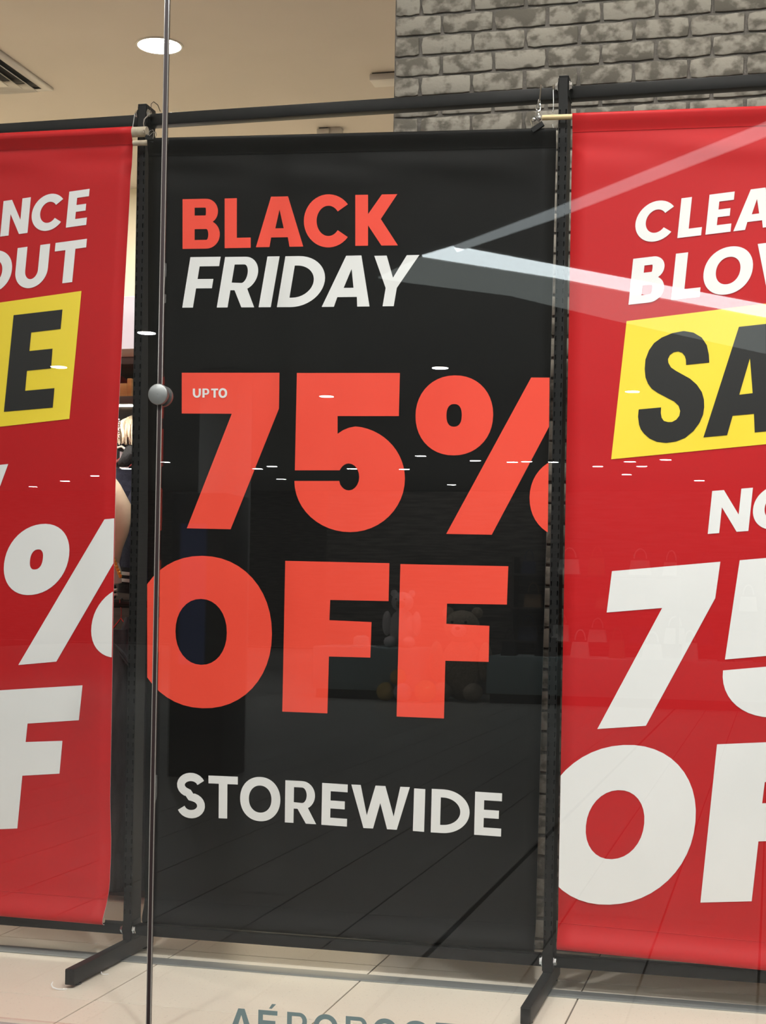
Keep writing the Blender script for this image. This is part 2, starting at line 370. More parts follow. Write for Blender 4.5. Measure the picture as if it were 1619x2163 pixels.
def glyph(ch, a, s=.245, h=.2):
    """bold geometric capitals: height 1, width a, stem s, bar h -> groups of [outer, hole, ...]"""
    if ch == 'L': return [[[(0,0),(a,0),(a,h),(s,h),(s,1),(0,1)]]]
    if ch == 'I': return [[[(0,0),(a,0),(a,1),(0,1)]]]
    if ch == 'T': m = a/2; return [[[(m-s/2,0),(m+s/2,0),(m+s/2,1-h),(a,1-h),(a,1),(0,1),(0,1-h),(m-s/2,1-h)]]]
    if ch == 'E': return [[[(0,0),(a,0),(a,h),(s,h),(s,.405),(a*.9,.405),(a*.9,.595),(s,.595),(s,1-h),(a,1-h),(a,1),(0,1)]]]
    if ch == 'F': return [[[(0,0),(s,0),(s,.38),(a*.88,.38),(a*.88,.38+h),(s,.38+h),(s,1-h),(a,1-h),(a,1),(0,1)]]]
    if ch == 'N': return [[[(0,0),(s,0),(s,.60),(a-s*1.02,0),(a,0),(a,1),(a-s,1),(a-s,.40),(s*1.02,1),(0,1)]]]
    if ch == 'A': m = a/2; q = s*1.1; k = .19; return [[[(0,0),(q,0),(q+(m-q)*.165,k-.0),(a-q-(m-q)*.165,k),(a-q,0),(a,0),(m+q*.62,1),(m-q*.62,1)], [(m,.74),(m-(m-q)*.42,.37),(m+(m-q)*.42,.37)]]]
    if ch == 'K': return [[[(0,0),(s,0),(s,.40),(a-s*1.28,0),(a,0),(a*.60,.52),(a*.985,1),(a*.985-s*1.2,1),(s,.62),(s,1),(0,1)]]]
    if ch == 'Y': m = a/2; q = s*1.12; return [[[(m-s/2,0),(m+s/2,0),(m+s/2,.36),(a,1),(a-q,1),(m,.56),(q,1),(0,1),(m-s/2,.36)]]]
    if ch == 'W': q = s*1.05; return [[[(a*.215,0),(a*.215+q*1.02,0),(a*.5,.60),(a*.785-q*1.02,0),(a*.785,0),(a,1),(a-q,1),(a*.73,.30),(a*.5+q*.52,1),(a*.5-q*.52,1),(a*.27,.30),(q,1),(0,1)]]]
    if ch == 'O': return [[ell(a/2,.5,a/2,.515), ell(a/2,.5,a/2-s,.515-h*1.08)]]
    if ch == 'C':
        o = arc(a*.52,.5,a*.52,.515,38,322,34); i = arc(a*.52,.5,a*.52-s,.515-h*1.08,322,38,34)
        return [[o[0:1] + o[1:] + [(a*.995,.36-.17)] * 0 + i]]
    if ch == 'D': r = min(.62, a*.72); return [[[(0,0)] + arc(a-r,.5,r,.5,-90,90,22) + [(0,1)], [(s,h)] + arc(a-r,.5,r-s,.5-h,-90,90,18) + [(s,1-h)]]]
    if ch == 'P': r = .31; return [[[(0,0),(s,0),(s,.32)] + arc(a-r,.66,r,.34,-90,90,16) + [(0,1)], [(s,.32+h*.85)] + arc(a-r,.66,r-s*.9,.34-h*.85,-90,90,12) + [(s,1-h*.85)]]]
    if ch == 'R': r = .32; return [[[(0,0),(s,0),(s,.34),(a*.40,.34),(a-s*1.18,0),(a,0),(a*.72,.385)] + arc(a*.95-r,.665,r,.335,-62,90,16) + [(0,1)], [(s,.34+h*.82)] + arc(a*.95-r,.665,r-s*.95,.335-h*.82,-90,90,12) + [(s,1-h*.82)]]]
    if ch == 'B': return [[[(0,0)] + arc(a-.29,.285,.29,.285,-90,62,14) + arc(a*.95-.26,.745,.26,.255,-42,90,14) + [(0,1)],
                          [(s,h*.86)] + arc(a-.29,.285,.29-s*.95,.285-h*.86,-90,90,10) + [(s,.57-h*.86)], [(s,.49+h*.86)] + arc(a*.95-.27,.745,.26-s*.95,.255-h*.86,-90,90,10) + [(s,1-h*.86)]]]
    if ch == 'U': r = a/2; return [[[(0,1)] + arc(r,r-.015,r,r,180,360,22) + [(a,1),(a-s,1)] + arc(r,r-.015,r-s,r-h*1.05,360,180,18) + [(s,1)]]]
    if ch == 'S':
        c = arc(a*.50,.735,a*.5-s*.43,.265-h*.40,18,270,16)[:-1] + arc(a*.50,.255,a*.5-s*.43,.275-h*.40,90,-162,16)
        return [[ribbon(c, s*.90)]]
    raise KeyError(ch)

def put(glyphs, org, ex, ez, a):
    """unit glyph (width a, height 1) -> plane coordinates with the origin and the two edge vectors of its box"""
    return [[[(org[0] + ex[0]*p[0]/a + ez[0]*p[1], org[1] + ex[1]*p[0]/a + ez[1]*p[1]) for p in cont] for cont in g] for g in glyphs]
def clip(tri, x, keep_left):
    out = []
    for i in range(len(tri)):
        p, q = tri[i], tri[(i+1) % len(tri)]
        ip = (p[0] <= x) == keep_left; iq = (q[0] <= x) == keep_left
        if ip: out.append(p)
        if ip != iq: t_ = (x - p[0]) / (q[0] - p[0]); out.append((x, p[1] + t_*(q[1]-p[1])))
    return out
def lettering(name, label, groups, m, parent, to3d, lo=None, hi=None):
    b = MB()
    for g in groups:
        flat = [p for cont in g for p in cont]
        for tri in tessellate_polygon([[Vector((p[0], p[1], 0)) for p in cont] for cont in g]):
            t_ = [flat[i] for i in tri]
            if lo is not None: t_ = clip(t_, lo, False)
            if hi is not None and len(t_) > 2: t_ = clip(t_, hi, True)
            if len(t_) > 2: b.face([to3d(*p) for p in t_])
    o = b.build(name, m, parent, label=label)
    me = o.data                                   # all print faces the window
    bm = bmesh.new(); bm.from_mesh(me)
    for f in bm.faces:
        if f.normal.y > 0: f.normal_flip()
    bm.to_mesh(me); bm.free()
    return o

# ------------------------------------------------------------------ banners
def banner(name, label, xl, xr, zt, zb, Yf, m, rod_mat, rod, curl=0.0, wrinkle=.0026, hem=.05, seed=1, r=.0085):
    """xl/xr(z): side edges, zt/zb(u): top and bottom edges, Yf(z): plane; rod = (x0, x1) of the hanging dowel"""
    root = empty(name, ((xl(1)+xr(1))/2, Yf(1.2), zb(.5)), label, 'banner')
    nu = 28; rnd = random.Random(seed); ph = [rnd.uniform(0, 6) for _ in range(6)]
    ds = [0, r*.08, r*.3, r*.65, r, r*1.4, .0225,.028,.035,.042,hem,.056,.064,.075,.09,.105,.12,.14,.17,.21]
    es = [.30,.24,.19,.15,.125,.105,.09,.078,.07,.062,.054,.045,.036,.028,.02,.013,.007,.003,.0008,0]
    rows = []
    def off(d, e, u):
        y = 0.0
        if d <= r: y += math.sqrt(max(r*r - (r-d)**2, 0))
        elif d < .2: y += r * (1 - smooth(r, hem, d)) - .0015 * smooth(hem-.008, hem, d) * (1 - smooth(hem, hem+.03, d))
        y += wrinkle * (1 - smooth(.10, .21, d)) * smooth(hem, hem + .04, d) * (math.sin(5*u + ph[0] + 30*d) + .6*math.sin(13*u + ph[1] - 60*d) + .35*math.sin(29*u + ph[2]))
        if e < .17:
            y -= .004 * (1 - smooth(.08, .17, e)) * smooth(.055, .085, e)
            rb = .017
            if e <= rb*.7: y += math.sqrt(max(rb*rb - (rb - e/.7)**2, 0)) 
            else: y += rb * (1 - smooth(rb*.7, .066, e))
            y += wrinkle*.5 * (1 - smooth(.1, .17, e)) * math.sin(7*u + ph[3])
            y += curl * (1 - smooth(.02, .26, e)) * (.35 + .65*u)
        elif e < .26: y += curl * (1 - smooth(.02, .26, e)) * (.35 + .65*u)
        return y
    def row(fn):
        out = []
        for i in range(nu + 1):
            u = i/nu; z, d, e = fn(u); x = xl(z) + (xr(z) - xl(z))*u
            out.append((x, Yf(z) - off(d, e, u), z))
        return out
    for d in ds: rows.append(row(lambda u: (zt(u) - d, d, 9)))
    for k in range(1, 30):
        rows.append(row(lambda u: (lambda z: (z, 9, 9))(zt(u) - .21 + (zb(u) + .30 - zt(u) + .21) * k/30)))
    for e in es: rows.append(row(lambda u: (zb(u) + e, 9, e)))
    b = MB(); b.grid(rows, 0, True)
    o = b.build('fabric', [m, M['vinyl_white_edge']], root)
    sol = o.modifiers.new('thickness', 'SOLIDIFY'); sol.thickness = .0011; sol.offset = -1 if o.data.polygons[len(o.data.polygons)//2].normal.y < 0 else 1
    sol.material_offset_rim = 1
    # hem stitches: a thin raised line across the pocket
    def hemline(dd, fromtop):
        L = []
        for i in range(nu + 1):
            u = i/nu; z = zt(u) - dd if fromtop else zb(u) + dd
            L.append((xl(z) + (xr(z)-xl(z))*u, Yf(z) - off(dd if fromtop else 9, 9 if fromtop else dd, u) - .0006, z))
        return L
    for L in (hemline(hem, True), hemline(.072, False)):
        b = MB(); b.tube(L, .0007, 5); b.build('hem_stitch', m, root)
    b = MB(); zr = zt(.5) - r; y0 = Yf(zr)
    zu = lambda x: zt((x - xl(zr)) / (xr(zr) - xl(zr))) - r - .0005
    b.tube([(rod[0], y0, zu(rod[0])), (rod[1], y0, zu(rod[1]))], rod[2], 14); b.build('hanging_rod', rod_mat, root)
    b = MB(); b.tube([(xl(0.1), Yf(.1) - curl*.35 - .004, zb(0) + .013), (xr(.1), Yf(.1) - curl - .004, zb(1) + .013)], .007, 10); b.build('bottom_rod', rod_mat, root)
    return root

# --- black banner in the middle (leans back a little towards its foot)
midY = lambda z: 4.06 + (2.34 - z) * (.105/2.24)
def lerp_tab(tab):
    def f(z):
        if z >= tab[0][0]: return tab[0][1]
        for (za, xa), (zb_, xb) in zip(tab, tab[1:]):
            if z >= zb_: return xb + (xa - xb) * (z - zb_) / (za - zb_)
        return tab[-1][1]
    return f
mxl = lerp_tab([(2.347, -1.7495), (1.084, -1.7510), (.09, -1.7630)]); mxr = lerp_tab([(2.31, -.5825), (1.3, -.596), (.09, -.6158)])
mid = banner('sale_banner', 'black hanging banner reading BLACK FRIDAY UP TO 75% OFF STOREWIDE', mxl, mxr,
             lambda u: 2.347 - .039*u, lambda u: .0925, midY, M['vinyl_black'], M['black_metal'], (-1.745, -.59, .007), seed=3, wrinkle=.002)
m3 = lambda x, z: (x, midY(z) - .0012, z)
BLACK = [('B',-1.6444,2.0307,.1123,-.0031,-.0001,.1394),('L',-1.5176,2.0278,.0774,-.0017,-.0003,.1384),('A',-1.4248,2.0268,.1388,-.0035,-.0004,.139),('C',-1.2842,2.0226,.1366,-.0047,-.0006,.1411),('K',-1.1358,2.0193,.1209,-.0035,-.0008,.1386)]
FRIDAY = [('F',-1.6453,1.8656,.0911,-.0023,.0247,.1412),('R',-1.541,1.8629,.1115,-.0028,.0248,.1404),('I',-1.4164,1.8599,.0359,-.0008,.0257,.14),('D',-1.3624,1.8585,.1271,-.0031,.0244,.14),('A',-1.2316,1.8553,.1374,-.0028,.0229,.139),('Y',-1.105,1.8528,.1274,-.0025,.0234,.1373)]
UPTO = [('U',-1.6125,1.6109,.0244,-.0004,0,.0254),('P',-1.5835,1.6105,.0205,-.0003,0,.0254),('T',-1.5572,1.6101,.0211,-.0003,0,.0254),('O',-1.5352,1.6091,.0263,-.0004,0,.0267)]
STOREWIDE = [('S',-1.6601,.4116,.0851,.0003,.0006,.1237),('T',-1.5642,.4111,.0892,.0006,.0005,.1217),('O',-1.4678,.4108,.1207,.0003,.0004,.1231),('R',-1.3334,.4098,.0929,-.0004,.0013,.1202),('E',-1.2252,.4088,.0748,-.0013,.0018,.1188),('W',-1.1386,.4061,.1685,.0005,.0004,.1208),('I',-.9602,.4058,.0319,-.0009,.0027,.119),('D',-.9095,.4046,.108,-.0006,.0021,.1213),('E',-.7873,.4048,.0748,-.0011,.0019,.1191)]
def word(tab, s=.245, h=.2):
    out = []
    for ch, x, z, ex, exz, ezx, ezz in tab:
        a = ex / ezz; out += put(glyph(ch, a, s, h), (x, z), (ex, exz), (ezx, ezz), a)
    return out
SEVEN = [[[(-1.6465,1.6818),(-1.3541,1.6762),(-1.3551,1.5767),(-1.498,1.238),(-1.6307,1.2399),(-1.4953,1.5639),(-1.6464,1.5665)]]]
FIVE = [[[(-1.3029,1.6746),(-1.0066,1.6689),(-1.0088,1.5512),(-1.184,1.5534),(-1.1837,1.5043)]
         + [(-1.1679,1.5145),(-1.1501,1.5212),(-1.1323,1.5243),(-1.1147,1.522),(-1.0975,1.5175),(-1.081,1.5113),(-1.0654,1.5034),(-1.0508,1.4939),(-1.0375,1.483),(-1.0256,1.4708),(-1.0152,1.4575),(-1.0065,1.4432),(-.9996,1.4281),(-.9945,1.4124),(-.9915,1.3963),(-.9903,1.38),(-.9915,1.3608),(-.9953,1.342),(-1.0017,1.3238),(-1.0106,1.3066),(-1.0217,1.2905),(-1.035,1.276),(-1.0503,1.2632),(-1.0672,1.2524),(-1.0855,1.2438),(-1.1049,1.2374),(-1.125,1.2335),(-1.1456,1.2321),(-1.1667,1.2332),(-1.1875,1.2367),(-1.2076,1.2426),(-1.2267,1.2507),(-1.2445,1.261),(-1.2606,1.2732),(-1.2747,1.2872),(-1.2867,1.3027),(-1.2963,1.3195),(-1.3032,1.3372),(-1.3075,1.3555),(-1.309,1.3741)]
         + [(-1.1779,1.3739),(-1.1774,1.371),(-1.175,1.3633),(-1.1701,1.3567),(-1.1642,1.3518),(-1.1575,1.3487),(-1.1504,1.3476),(-1.1411,1.3494),(-1.1328,1.3547),(-1.1262,1.363),(-1.122,1.3734),(-1.1206,1.3849),(-1.1222,1.3964),(-1.1265,1.4068),(-1.1332,1.4151),(-1.1416,1.4204),(-1.1508,1.4223),(-1.1573,1.4214),(-1.1634,1.4189),(-1.169,1.4148),(-1.1737,1.4092),(-1.1773,1.4035),(-1.3077,1.4038)]]]
PERCENT = [[ell(-.8537,1.5511,.1079,.1084), ell(-.8537,1.5512,.0214,.0308,24,2.4)],
           [[(-.6432,1.6497),(-.5252,1.647),(-.7464,1.2275),(-.8728,1.2289)]],
           [ell(-.5384,1.3282,.1055,.1076), ell(-.5391,1.3283,.0203,.0303,24,2.4)]]
BIG_O = [[ell(-1.5833,.9438,.2097,.2181,48,2.1), ell(-1.587,.9446,.0783,.0944,32,2.1)]]
BIG_F = [[[(-1.335,1.1503),(-1.0327,1.147),(-1.0343,1.0422),(-1.2026,1.0425),(-1.2046,.9859),(-1.0827,.9831),(-1.0855,.8842),(-1.2055,.8841),(-1.2092,.7243),(-1.342,.7246)]]]
BIG_F2 = [[[(-1.0013,1.145),(-.7,1.1426),(-.7028,1.0386),(-.8689,1.0382),(-.8704,.9827),(-.7505,.9797),(-.7515,.8814),(-.8722,.8812),(-.8748,.7221),(-1.009,.7225)]]]
lettering('headline_lettering', 'red word BLACK', word(BLACK, .262, .205), M['print_red'], mid, m3)
lettering('headline_lettering', 'white slanted word FRIDAY', word(FRIDAY, .23, .185), M['print_white'], mid, m3)
lettering('discount_lettering', 'red figure 75%', SEVEN + FIVE + PERCENT, M['print_red'], mid, m3, hi=-.5935)
lettering('discount_lettering', 'red word OFF', BIG_O + BIG_F + BIG_F2, M['print_red'], mid, m3, lo=-1.7525)
lettering('small_lettering', 'small white words UP TO', word(UPTO, .26, .19), M['print_white'], mid, lambda x, z: (x, midY(z) - .002, z))
lettering('footer_lettering', 'white word STOREWIDE', word(STOREWIDE, .215, .185), M['print_white'], mid, m3)

# --- the two red banners share one print, set out in u (from the left edge) and z
SL, SK = .083, .085
def line(tab, u0, z0, h, s, hb):
    out = []
    for ch, u, wd in tab:
        a = wd / h; out += put(glyph(ch, a, s, hb), (u, z0 + SL*(u - u0)), (wd, SL*wd), (SK*h, h), a)
    return out
CLEAR = line([('C',.167,.104),('L',.281,.061),('E',.353,.064),('A',.424,.104),('R',.537,.082),('A',.624,.104),('N',.738,.088),('C',.834,.104),('E',.948,.064)], .281, 2.007, .104, .26, .205)
BLOW = line([('B',.157,.089),('L',.268,.073),('O',.345,.125),('W',.476,.163),('O',.645,.128),('U',.785,.104),('T',.906,.099)], .157, 1.836, .121, .26, .205)
NOW = line([('N',.373,.103),('O',.482,.122),('W',.606,.162)], .373, 1.232, .112, .26, .205)
BOX = [[[(.119,1.428),(.970,1.507),(1.001,1.877),(.153,1.793)]]]
SALE_S = [[[(.3096,1.674),(.369,1.6789),(.3675,1.70),(.362,1.724),(.3488,1.7445),(.327,1.758),(.3019,1.763),(.272,1.758),(.2451,1.7471),(.2255,1.733),(.2129,1.7146),(.204,1.69),(.2027,1.665),(.205,1.643),(.2120,1.6264),(.222,1.613),(.2375,1.602),(.2809,1.5785),(.2925,1.567),(.2967,1.5535),(.2945,1.541),(.2868,1.5309),(.276,1.525),(.2655,1.5249),(.255,1.528),(.249,1.5364),(.2465,1.549),(.2472,1.5637),(.189,1.5591),(.1875,1.54),(.1906,1.5187),(.1955,1.506),(.2046,1.4944),(.219,1.482),(.2378,1.4734),(.2624,1.4703),(.288,1.474),(.311,1.4832),(.332,1.501),(.3468,1.5219),(.3555,1.543),(.3581,1.563),(.357,1.583),(.3513,1.6023),(.338,1.622),(.3204,1.6378),(.2834,1.6592),(.271,1.668),(.2639,1.6803),(.2625,1.69),(.2675,1.7008),(.277,1.708),(.2886,1.7096),(.299,1.706),(.3062,1.6969),(.309,1.687)]]]
SALE_A = [[[(.3575,1.4839),(.4178,1.4891),(.4309,1.5394),(.4846,1.5437),(.4874,1.4955),(.548,1.501),(.5181,1.7765),(.4427,1.77)], [(.4721,1.6882),(.4467,1.5937),(.4805,1.5973)]]]
SALE_L = [[[(.588,1.506),(.735,1.519),(.740,1.579),(.660,1.572),(.676,1.789),(.612,1.783)]]]
SALE_E = [[[(.7865,1.8127),(.9425,1.8248),(.9377,1.7685),(.8443,1.7608),(.8394,1.7066),(.9133,1.7118),(.9094,1.6544),(.8329,1.6491),(.828,1.5906),(.9216,1.5968),(.9172,1.5404),(.7607,1.5301)]]]
def affine(groups, src, dst):
    """affine map of plane outlines taking three src points onto three dst points"""
    A = Matrix(((src[0][0], src[0][1], 1), (src[1][0], src[1][1], 1), (src[2][0], src[2][1], 1))).inverted()
    cu = A @ Vector([d[0] for d in dst]); cz = A @ Vector([d[1] for d in dst])
    return [[[(cu[0]*p[0] + cu[1]*p[1] + cu[2], cz[0]*p[0] + cz[1]*p[1] + cz[2]) for p in cont] for cont in g] for g in groups]
RED75 = affine(SEVEN + FIVE + PERCENT, [(-1.6465,1.6818), (-.6432,1.6497), (-1.6307,1.2399)], [(.1265,1.132), (1.086,1.216), (.0955,.713)])
REDOFF = affine(BIG_O + BIG_F + BIG_F2, [(-1.335,1.1503), (-.7,1.1426), (-1.342,.7246)], [(.4065,.685), (1.027,.736), (.3715,.271)])

def red_banner(name, label, xl, xr, zt, zb, ox, oz, Yp, rod, rod_mat, lo, hi, curl=0.0, seed=1, r=.0085):
    root = banner(name, label, xl, xr, zt, zb, lambda z: Yp, M['vinyl_red'], rod_mat, rod, curl=curl, seed=seed, r=r)
    t1 = lambda u, z: (ox + u, Yp - .0013, z + oz); t2 = lambda u, z: (ox + u, Yp - .0022, z + oz)
    lettering('headline_lettering', 'white word CLEARANCE', CLEAR, M['print_white'], root, t1, lo, hi)
    lettering('headline_lettering', 'white word BLOWOUT', BLOW, M['print_white'], root, t1, lo, hi)
    lettering('colour_block', 'slanted yellow box', BOX, M['print_yellow'], root, t1, lo, hi)
    lettering('sale_lettering', 'black word SALE on the yellow box', SALE_S + SALE_A + SALE_L + SALE_E, M['print_black'], root, t2, lo, hi)
    lettering('small_lettering', 'white word NOW', NOW, M['print_white'], root, t1, lo, hi)
    lettering('discount_lettering', 'white figure 75%', RED75, M['print_white'], root, t1, lo, hi)
    lettering('discount_lettering', 'white word OFF', REDOFF, M['print_white'], root, t1, lo, hi)
    return root
red_banner('sale_banner', 'bright red clearance sale banner right of the slotted post, its left half in view', lambda z: -.5435, lambda z: .6065,
           lambda u: 2.352 - .027*u, lambda u: .121 - .03*u, -.5435, 0, 4.085, (-.625, .66, .0070), M['wood_rod'], .0003, 1.15, seed=11)
lxr = lerp_tab([(2.39, -1.806), (1.885, -1.827), (1.395, -1.842), (.44, -1.841), (.22, -1.828), (.09, -1.836)])
red_banner('sale_banner', 'darker red clearance sale banner left of the window joint, its right half in view', lambda z: -2.96, lxr,
           lambda u: 2.405 - .014*u, lambda u: .108 - .004*u, -2.96, .047, 4.085, (-2.99, -1.764, .0145), M['tube'], 0, 1.1165, curl=.035, seed=5, r=.0158)

# ------------------------------------------------------------------ slotted steel rack that carries the banners
PX = [-3.0135, -1.7935, -.5735, .6465]        # post centres, 1.22 m apart
PY0, PY1, PT = 4.114, 4.182, 2.462
rack = empty('display_rack', (-1.7935, PY0, 0), 'black slotted steel rack carrying the three hanging sale banners', 'rack')
def upright(x):
    b = MB(); x0, x1 = x - .0125, x + .0125
    colx = [x0, x0 + .0025, x0 + .0055, x1 - .0055, x1 - .0025, x1]
    zrows = [.05]; slots = []
    z = .125
    while z < 2.385:
        zrows += [z, z + .0135]; slots.append(len(zrows) - 2); z += .0254
    zrows.append(PT - .002)
    for i in range(len(zrows) - 1):
        za, zb = zrows[i], zrows[i+1]
        for j in range(5):
            a, c = colx[j], colx[j+1]
            if i in slots and j in (1, 3):
                d = PY0 + .012
                b.face([(a,d,za),(c,d,za),(c,d,zb),(a,d,zb)], 1)
                b.face([(a,PY0,za),(a,d,za),(a,d,zb),(a,PY0,zb)], 1); b.face([(c,PY0,za),(c,d,za),(c,d,zb),(c,PY0,zb)], 1)
                b.face([(a,PY0,za),(c,PY0,za),(c,d,za),(a,d,za)], 1); b.face([(a,PY0,zb),(c,PY0,zb),(c,d,zb),(a,d,zb)], 1)
            else: b.face([(a,PY0,za),(c,PY0,za),(c,PY0,zb),(a,PY0,zb)], 0)
    zt_ = PT - .002
    b.face([(x0,PY0,.05),(x0,PY1,.05),(x0,PY1,zt_),(x0,PY0,zt_)]); b.face([(x1,PY0,.05),(x1,PY1,.05),(x1,PY1,zt_),(x1,PY0,zt_)])
    b.face([(x0,PY1,.05),(x1,PY1,.05),(x1,PY1,zt_),(x0,PY1,zt_)]); b.face([(x0,PY0,.05),(x1,PY0,.05),(x1,PY1,.05),(x0,PY1,.05)])
    b.build('upright', [M['black_metal'], M['slot_dark']], rack)
    c = MB(); c.box(x0 - .0006, x1 + .0006, PY0 - .0006, PY1 + .0006, PT - .002, PT + .003, b=.0012); c.build('top_cap', M['black_metal'], rack)
    f = MB(); f.box(x0 - .0004, x1 + .0004, 3.742, PY1 + .1, .008, .05, b=.0016); f.build('foot', M['black_metal'], rack)
    e = MB(); e.box(x0 + .001, x1 - .001, 3.7385, 3.742, .010, .048, b=.0012)
    e.build('foot_end_cap', M['black_metal'], rack)
    for yy in (3.79, PY1 + .06):
        l = MB(); l.lathe((x, yy, 0), 'z', [(.001,0), (.011,0), (.011,.004), (.004,.006), (.004,.0085)], 14)
        l.build('leveller', M['slot_dark'], rack)
def hexbolt(x, y, z, sx, big=1.2):
    b = MB(); r = .0085*big
    b.lathe((x, y, z), 'x', [(.001*1, sx*.0085), (r*.8, sx*.0085), (r, sx*.007), (r, sx*.002), (r*1.35, sx*.0018), (r*1.35, 0), (.001, 0)], 6); b.build('bolt', M['chrome'], rack)
for i, x in enumerate(PX):
    upright(x)
    for s in (-1, 1):
        if (i == 0 and s < 0) or (i == 3 and s > 0): continue
        for zz in (2.434, .079):
            p = MB(); p.box(x + s*.0125 if s > 0 else x - .0155, x + .0155 if s > 0 else x - .0125, PY0 + .004, PY1 - .004, zz - .026, zz + .026, b=.001); p.build('joint_plate', M['black_metal'], rack)
            y = PY0 + .0095; hexbolt(x + s*.0155, y, zz + (.004 if zz > 1 else 0), s)
for xa, xb in zip(PX, PX[1:]):
    for z0, z1 in ((2.409, 2.4425), (.0605, .0915)):
        b = MB(); b.box(xa + .0155, xb - .0155, PY0 + .022, PY0 + .058, z0, z1, b=.002); b.build('crossbar', M['black_metal'], rack)

# ------------------------------------------------------------------ rings, wires and clips that hang the banners
def hook_path(c, r, z_top, z_bot, y=None):
    """wire loop round the crossbar, hanging in front of it"""
    x = c; yb, yf = PY0 + .062, PY0 + .016
    return [(x, yb, z_top - .02), (x, yb, z_top), (x, (yb+yf)/2, z_top + .012), (x, yf, z_top), (x + r, yf - .006, z_top - .03), (x + r*1.5, yf - .03, z_bot)]
t = empty('hanging_chain', (-.637, 4.10, 2.34), 'bright chain of split rings hanging from the top bar left of the right-hand post', 'chain')
b = MB(); b.tube([(-.637, 4.176, 2.425), (-.637, 4.178, 2.447), (-.637, 4.156, 2.4525), (-.6365, 4.126, 2.446), (-.636, 4.118, 2.428), (-.6345, 4.100, 2.405), (-.633, 4.085, 2.392)], .0022, 7); b.build('wire_hook', M['chrome'], t)
def ringpts(c, r, tilt, n=14):
    return [(c[0] + r*math.cos(2*math.pi*k/n)*math.cos(tilt), c[1] + r*math.cos(2*math.pi*k/n)*math.sin(tilt), c[2] + r*1.5*math.sin(2*math.pi*k/n)) for k in range(n + 1)]
for c, tl in (((-.6335, 4.083, 2.385), 1.3), ((-.6355, 4.08, 2.371), .2), ((-.6365, 4.077, 2.357), 1.2)):
    b = MB(); b.tube(ringpts(c, .0062, tl), .0017, 6, cap=False); b.build('chain_link', M['chrome'], t)
b = MB(); b.lathe((-.6325, 4.06, 2.336), 'y', [(.0005,-.008), (.008,-.006), (.009,0), (.008,.006), (.0005,.008)], 14); b.ball((-.643, 4.058, 2.333), .006, .006, .006, 10, 8); b.build('knot', M['chrome'], t)

t = empty('hanging_wire', (-.60, 4.10, 2.30), 'thin wire looped over the top bar beside the right-hand post', 'wire')
b = MB(); b.tube([(-.602, 4.176, 2.42), (-.602, 4.176, 2.446), (-.602, 4.15, 2.4525), (-.602, 4.128, 2.446), (-.6015, 4.118, 2.425), (-.598, 4.10, 2.395), (-.5955, 4.085, 2.366), (-.5955, 4.0745, 2.355)], .0013, 6); b.build('upper_wire', M['steel'], t)
b = MB(); b.tube([(-.602, 4.1272, 2.4445), (-.6017, 4.1205, 2.431)], .003, 8); b.build('crimp', M['chrome'], t)
b = MB(); b.ball((-.5955, 4.082, 2.362), .0022, .0022, .0022, 8, 6); b.build('crimp', M['chrome'], t)
b = MB(); b.tube([(-.5955, 4.0745, 2.322), (-.5905, 4.068, 2.305), (-.589, 4.062, 2.292)], .0012, 6); b.build('lower_wire', M['steel'], t)

def binder_clip(name, label, c, ang, sc_=1.0):
    """black spring clip: wedge body and two wire handles, ang = lean in the X-Z plane"""
    t = empty(name, c, label, 'clip')
    ca, sa = math.cos(ang), math.sin(ang)
    def P(u, y, v): return (c[0] + (u*ca - v*sa)*sc_, c[1] + y*sc_, c[2] + (u*sa + v*ca)*sc_)
    b = MB(); L = .018
    prof = [(-.009, 0), (-.0085, .012), (-.003, .015), (.003, .015), (.0085, .012), (.009, 0)]
    b.grid([[P(-L, y*.55, v) for y, v in prof], [P(L, y*.55, v) for y, v in prof]], 0, False)
    for s in (-1, 1): b.face([P(s*L, y*.55, v) for y, v in prof])
    b.build('clip_body', M['black_metal'], t)
    for s in (-1, 1):
        h = MB(); h.tube([P(-.012, s*.006, .012), P(-.008, s*.011, .030), P(0, s*.012, .037), P(.008, s*.011, .030), P(.012, s*.006, .012)], .0011*sc_, 6); h.build('clip_handle', M['chrome'], t)
    return t
binder_clip('binder_clip', 'black binder clip gripping the top right corner of the black banner', (-.628, 4.050, 2.304), .55, .95)
binder_clip('binder_clip', 'small binder clip with wire handles by the tube end left of the window joint', (-1.745, 4.056, 2.338), -.5, .85)

t = empty('hanging_wire', (-1.79, 4.1, 2.37), 'twisted bright wire round the top of the left-hand post', 'wire')
b = MB(); b.tube([(-1.7655, 4.118, 2.436), (-1.769, 4.10, 2.425), (-1.7765, 4.092, 2.412), (-1.777, 4.088, 2.398), (-1.770, 4.078, 2.382), (-1.766, 4.066, 2.368)], .0019, 6); b.build('front_wire', M['chrome'], t)
b = MB(); b.tube([(-1.7655, 4.113, 2.436), (-1.765, 4.112, 2.462), (-1.760, 4.118, 2.470), (-1.752, 4.13, 2.464), (-1.748, 4.14, 2.448)], .0011, 6); b.build('wire_loop', M['sealant'], t)
b = MB(); b.tube([(-1.8155, 4.128, 2.442), (-1.8155, 4.112, 2.436), (-1.8150, 4.104, 2.412), (-1.814, 4.096, 2.394)], .0014, 6); b.build('side_wire', M['steel'], t)
b = MB(); b.tube([(-1.803, 4.078, 2.341), (-1.757, 4.078, 2.340)], .0078, 14)
tag(b.build('rod_offcut', M['tube']), 'short pale tube piece tied under the end of the left banner rod', 'tube')
b = MB(); b.tube([(-1.792, 3.725, .0016), (-1.800, 3.716, .002), (-1.812, 3.711, .003), (-1.826, 3.712, .006), (-1.834, 3.718, .012), (-1.833, 3.724, .018)], .0022, 6, flat=.6)
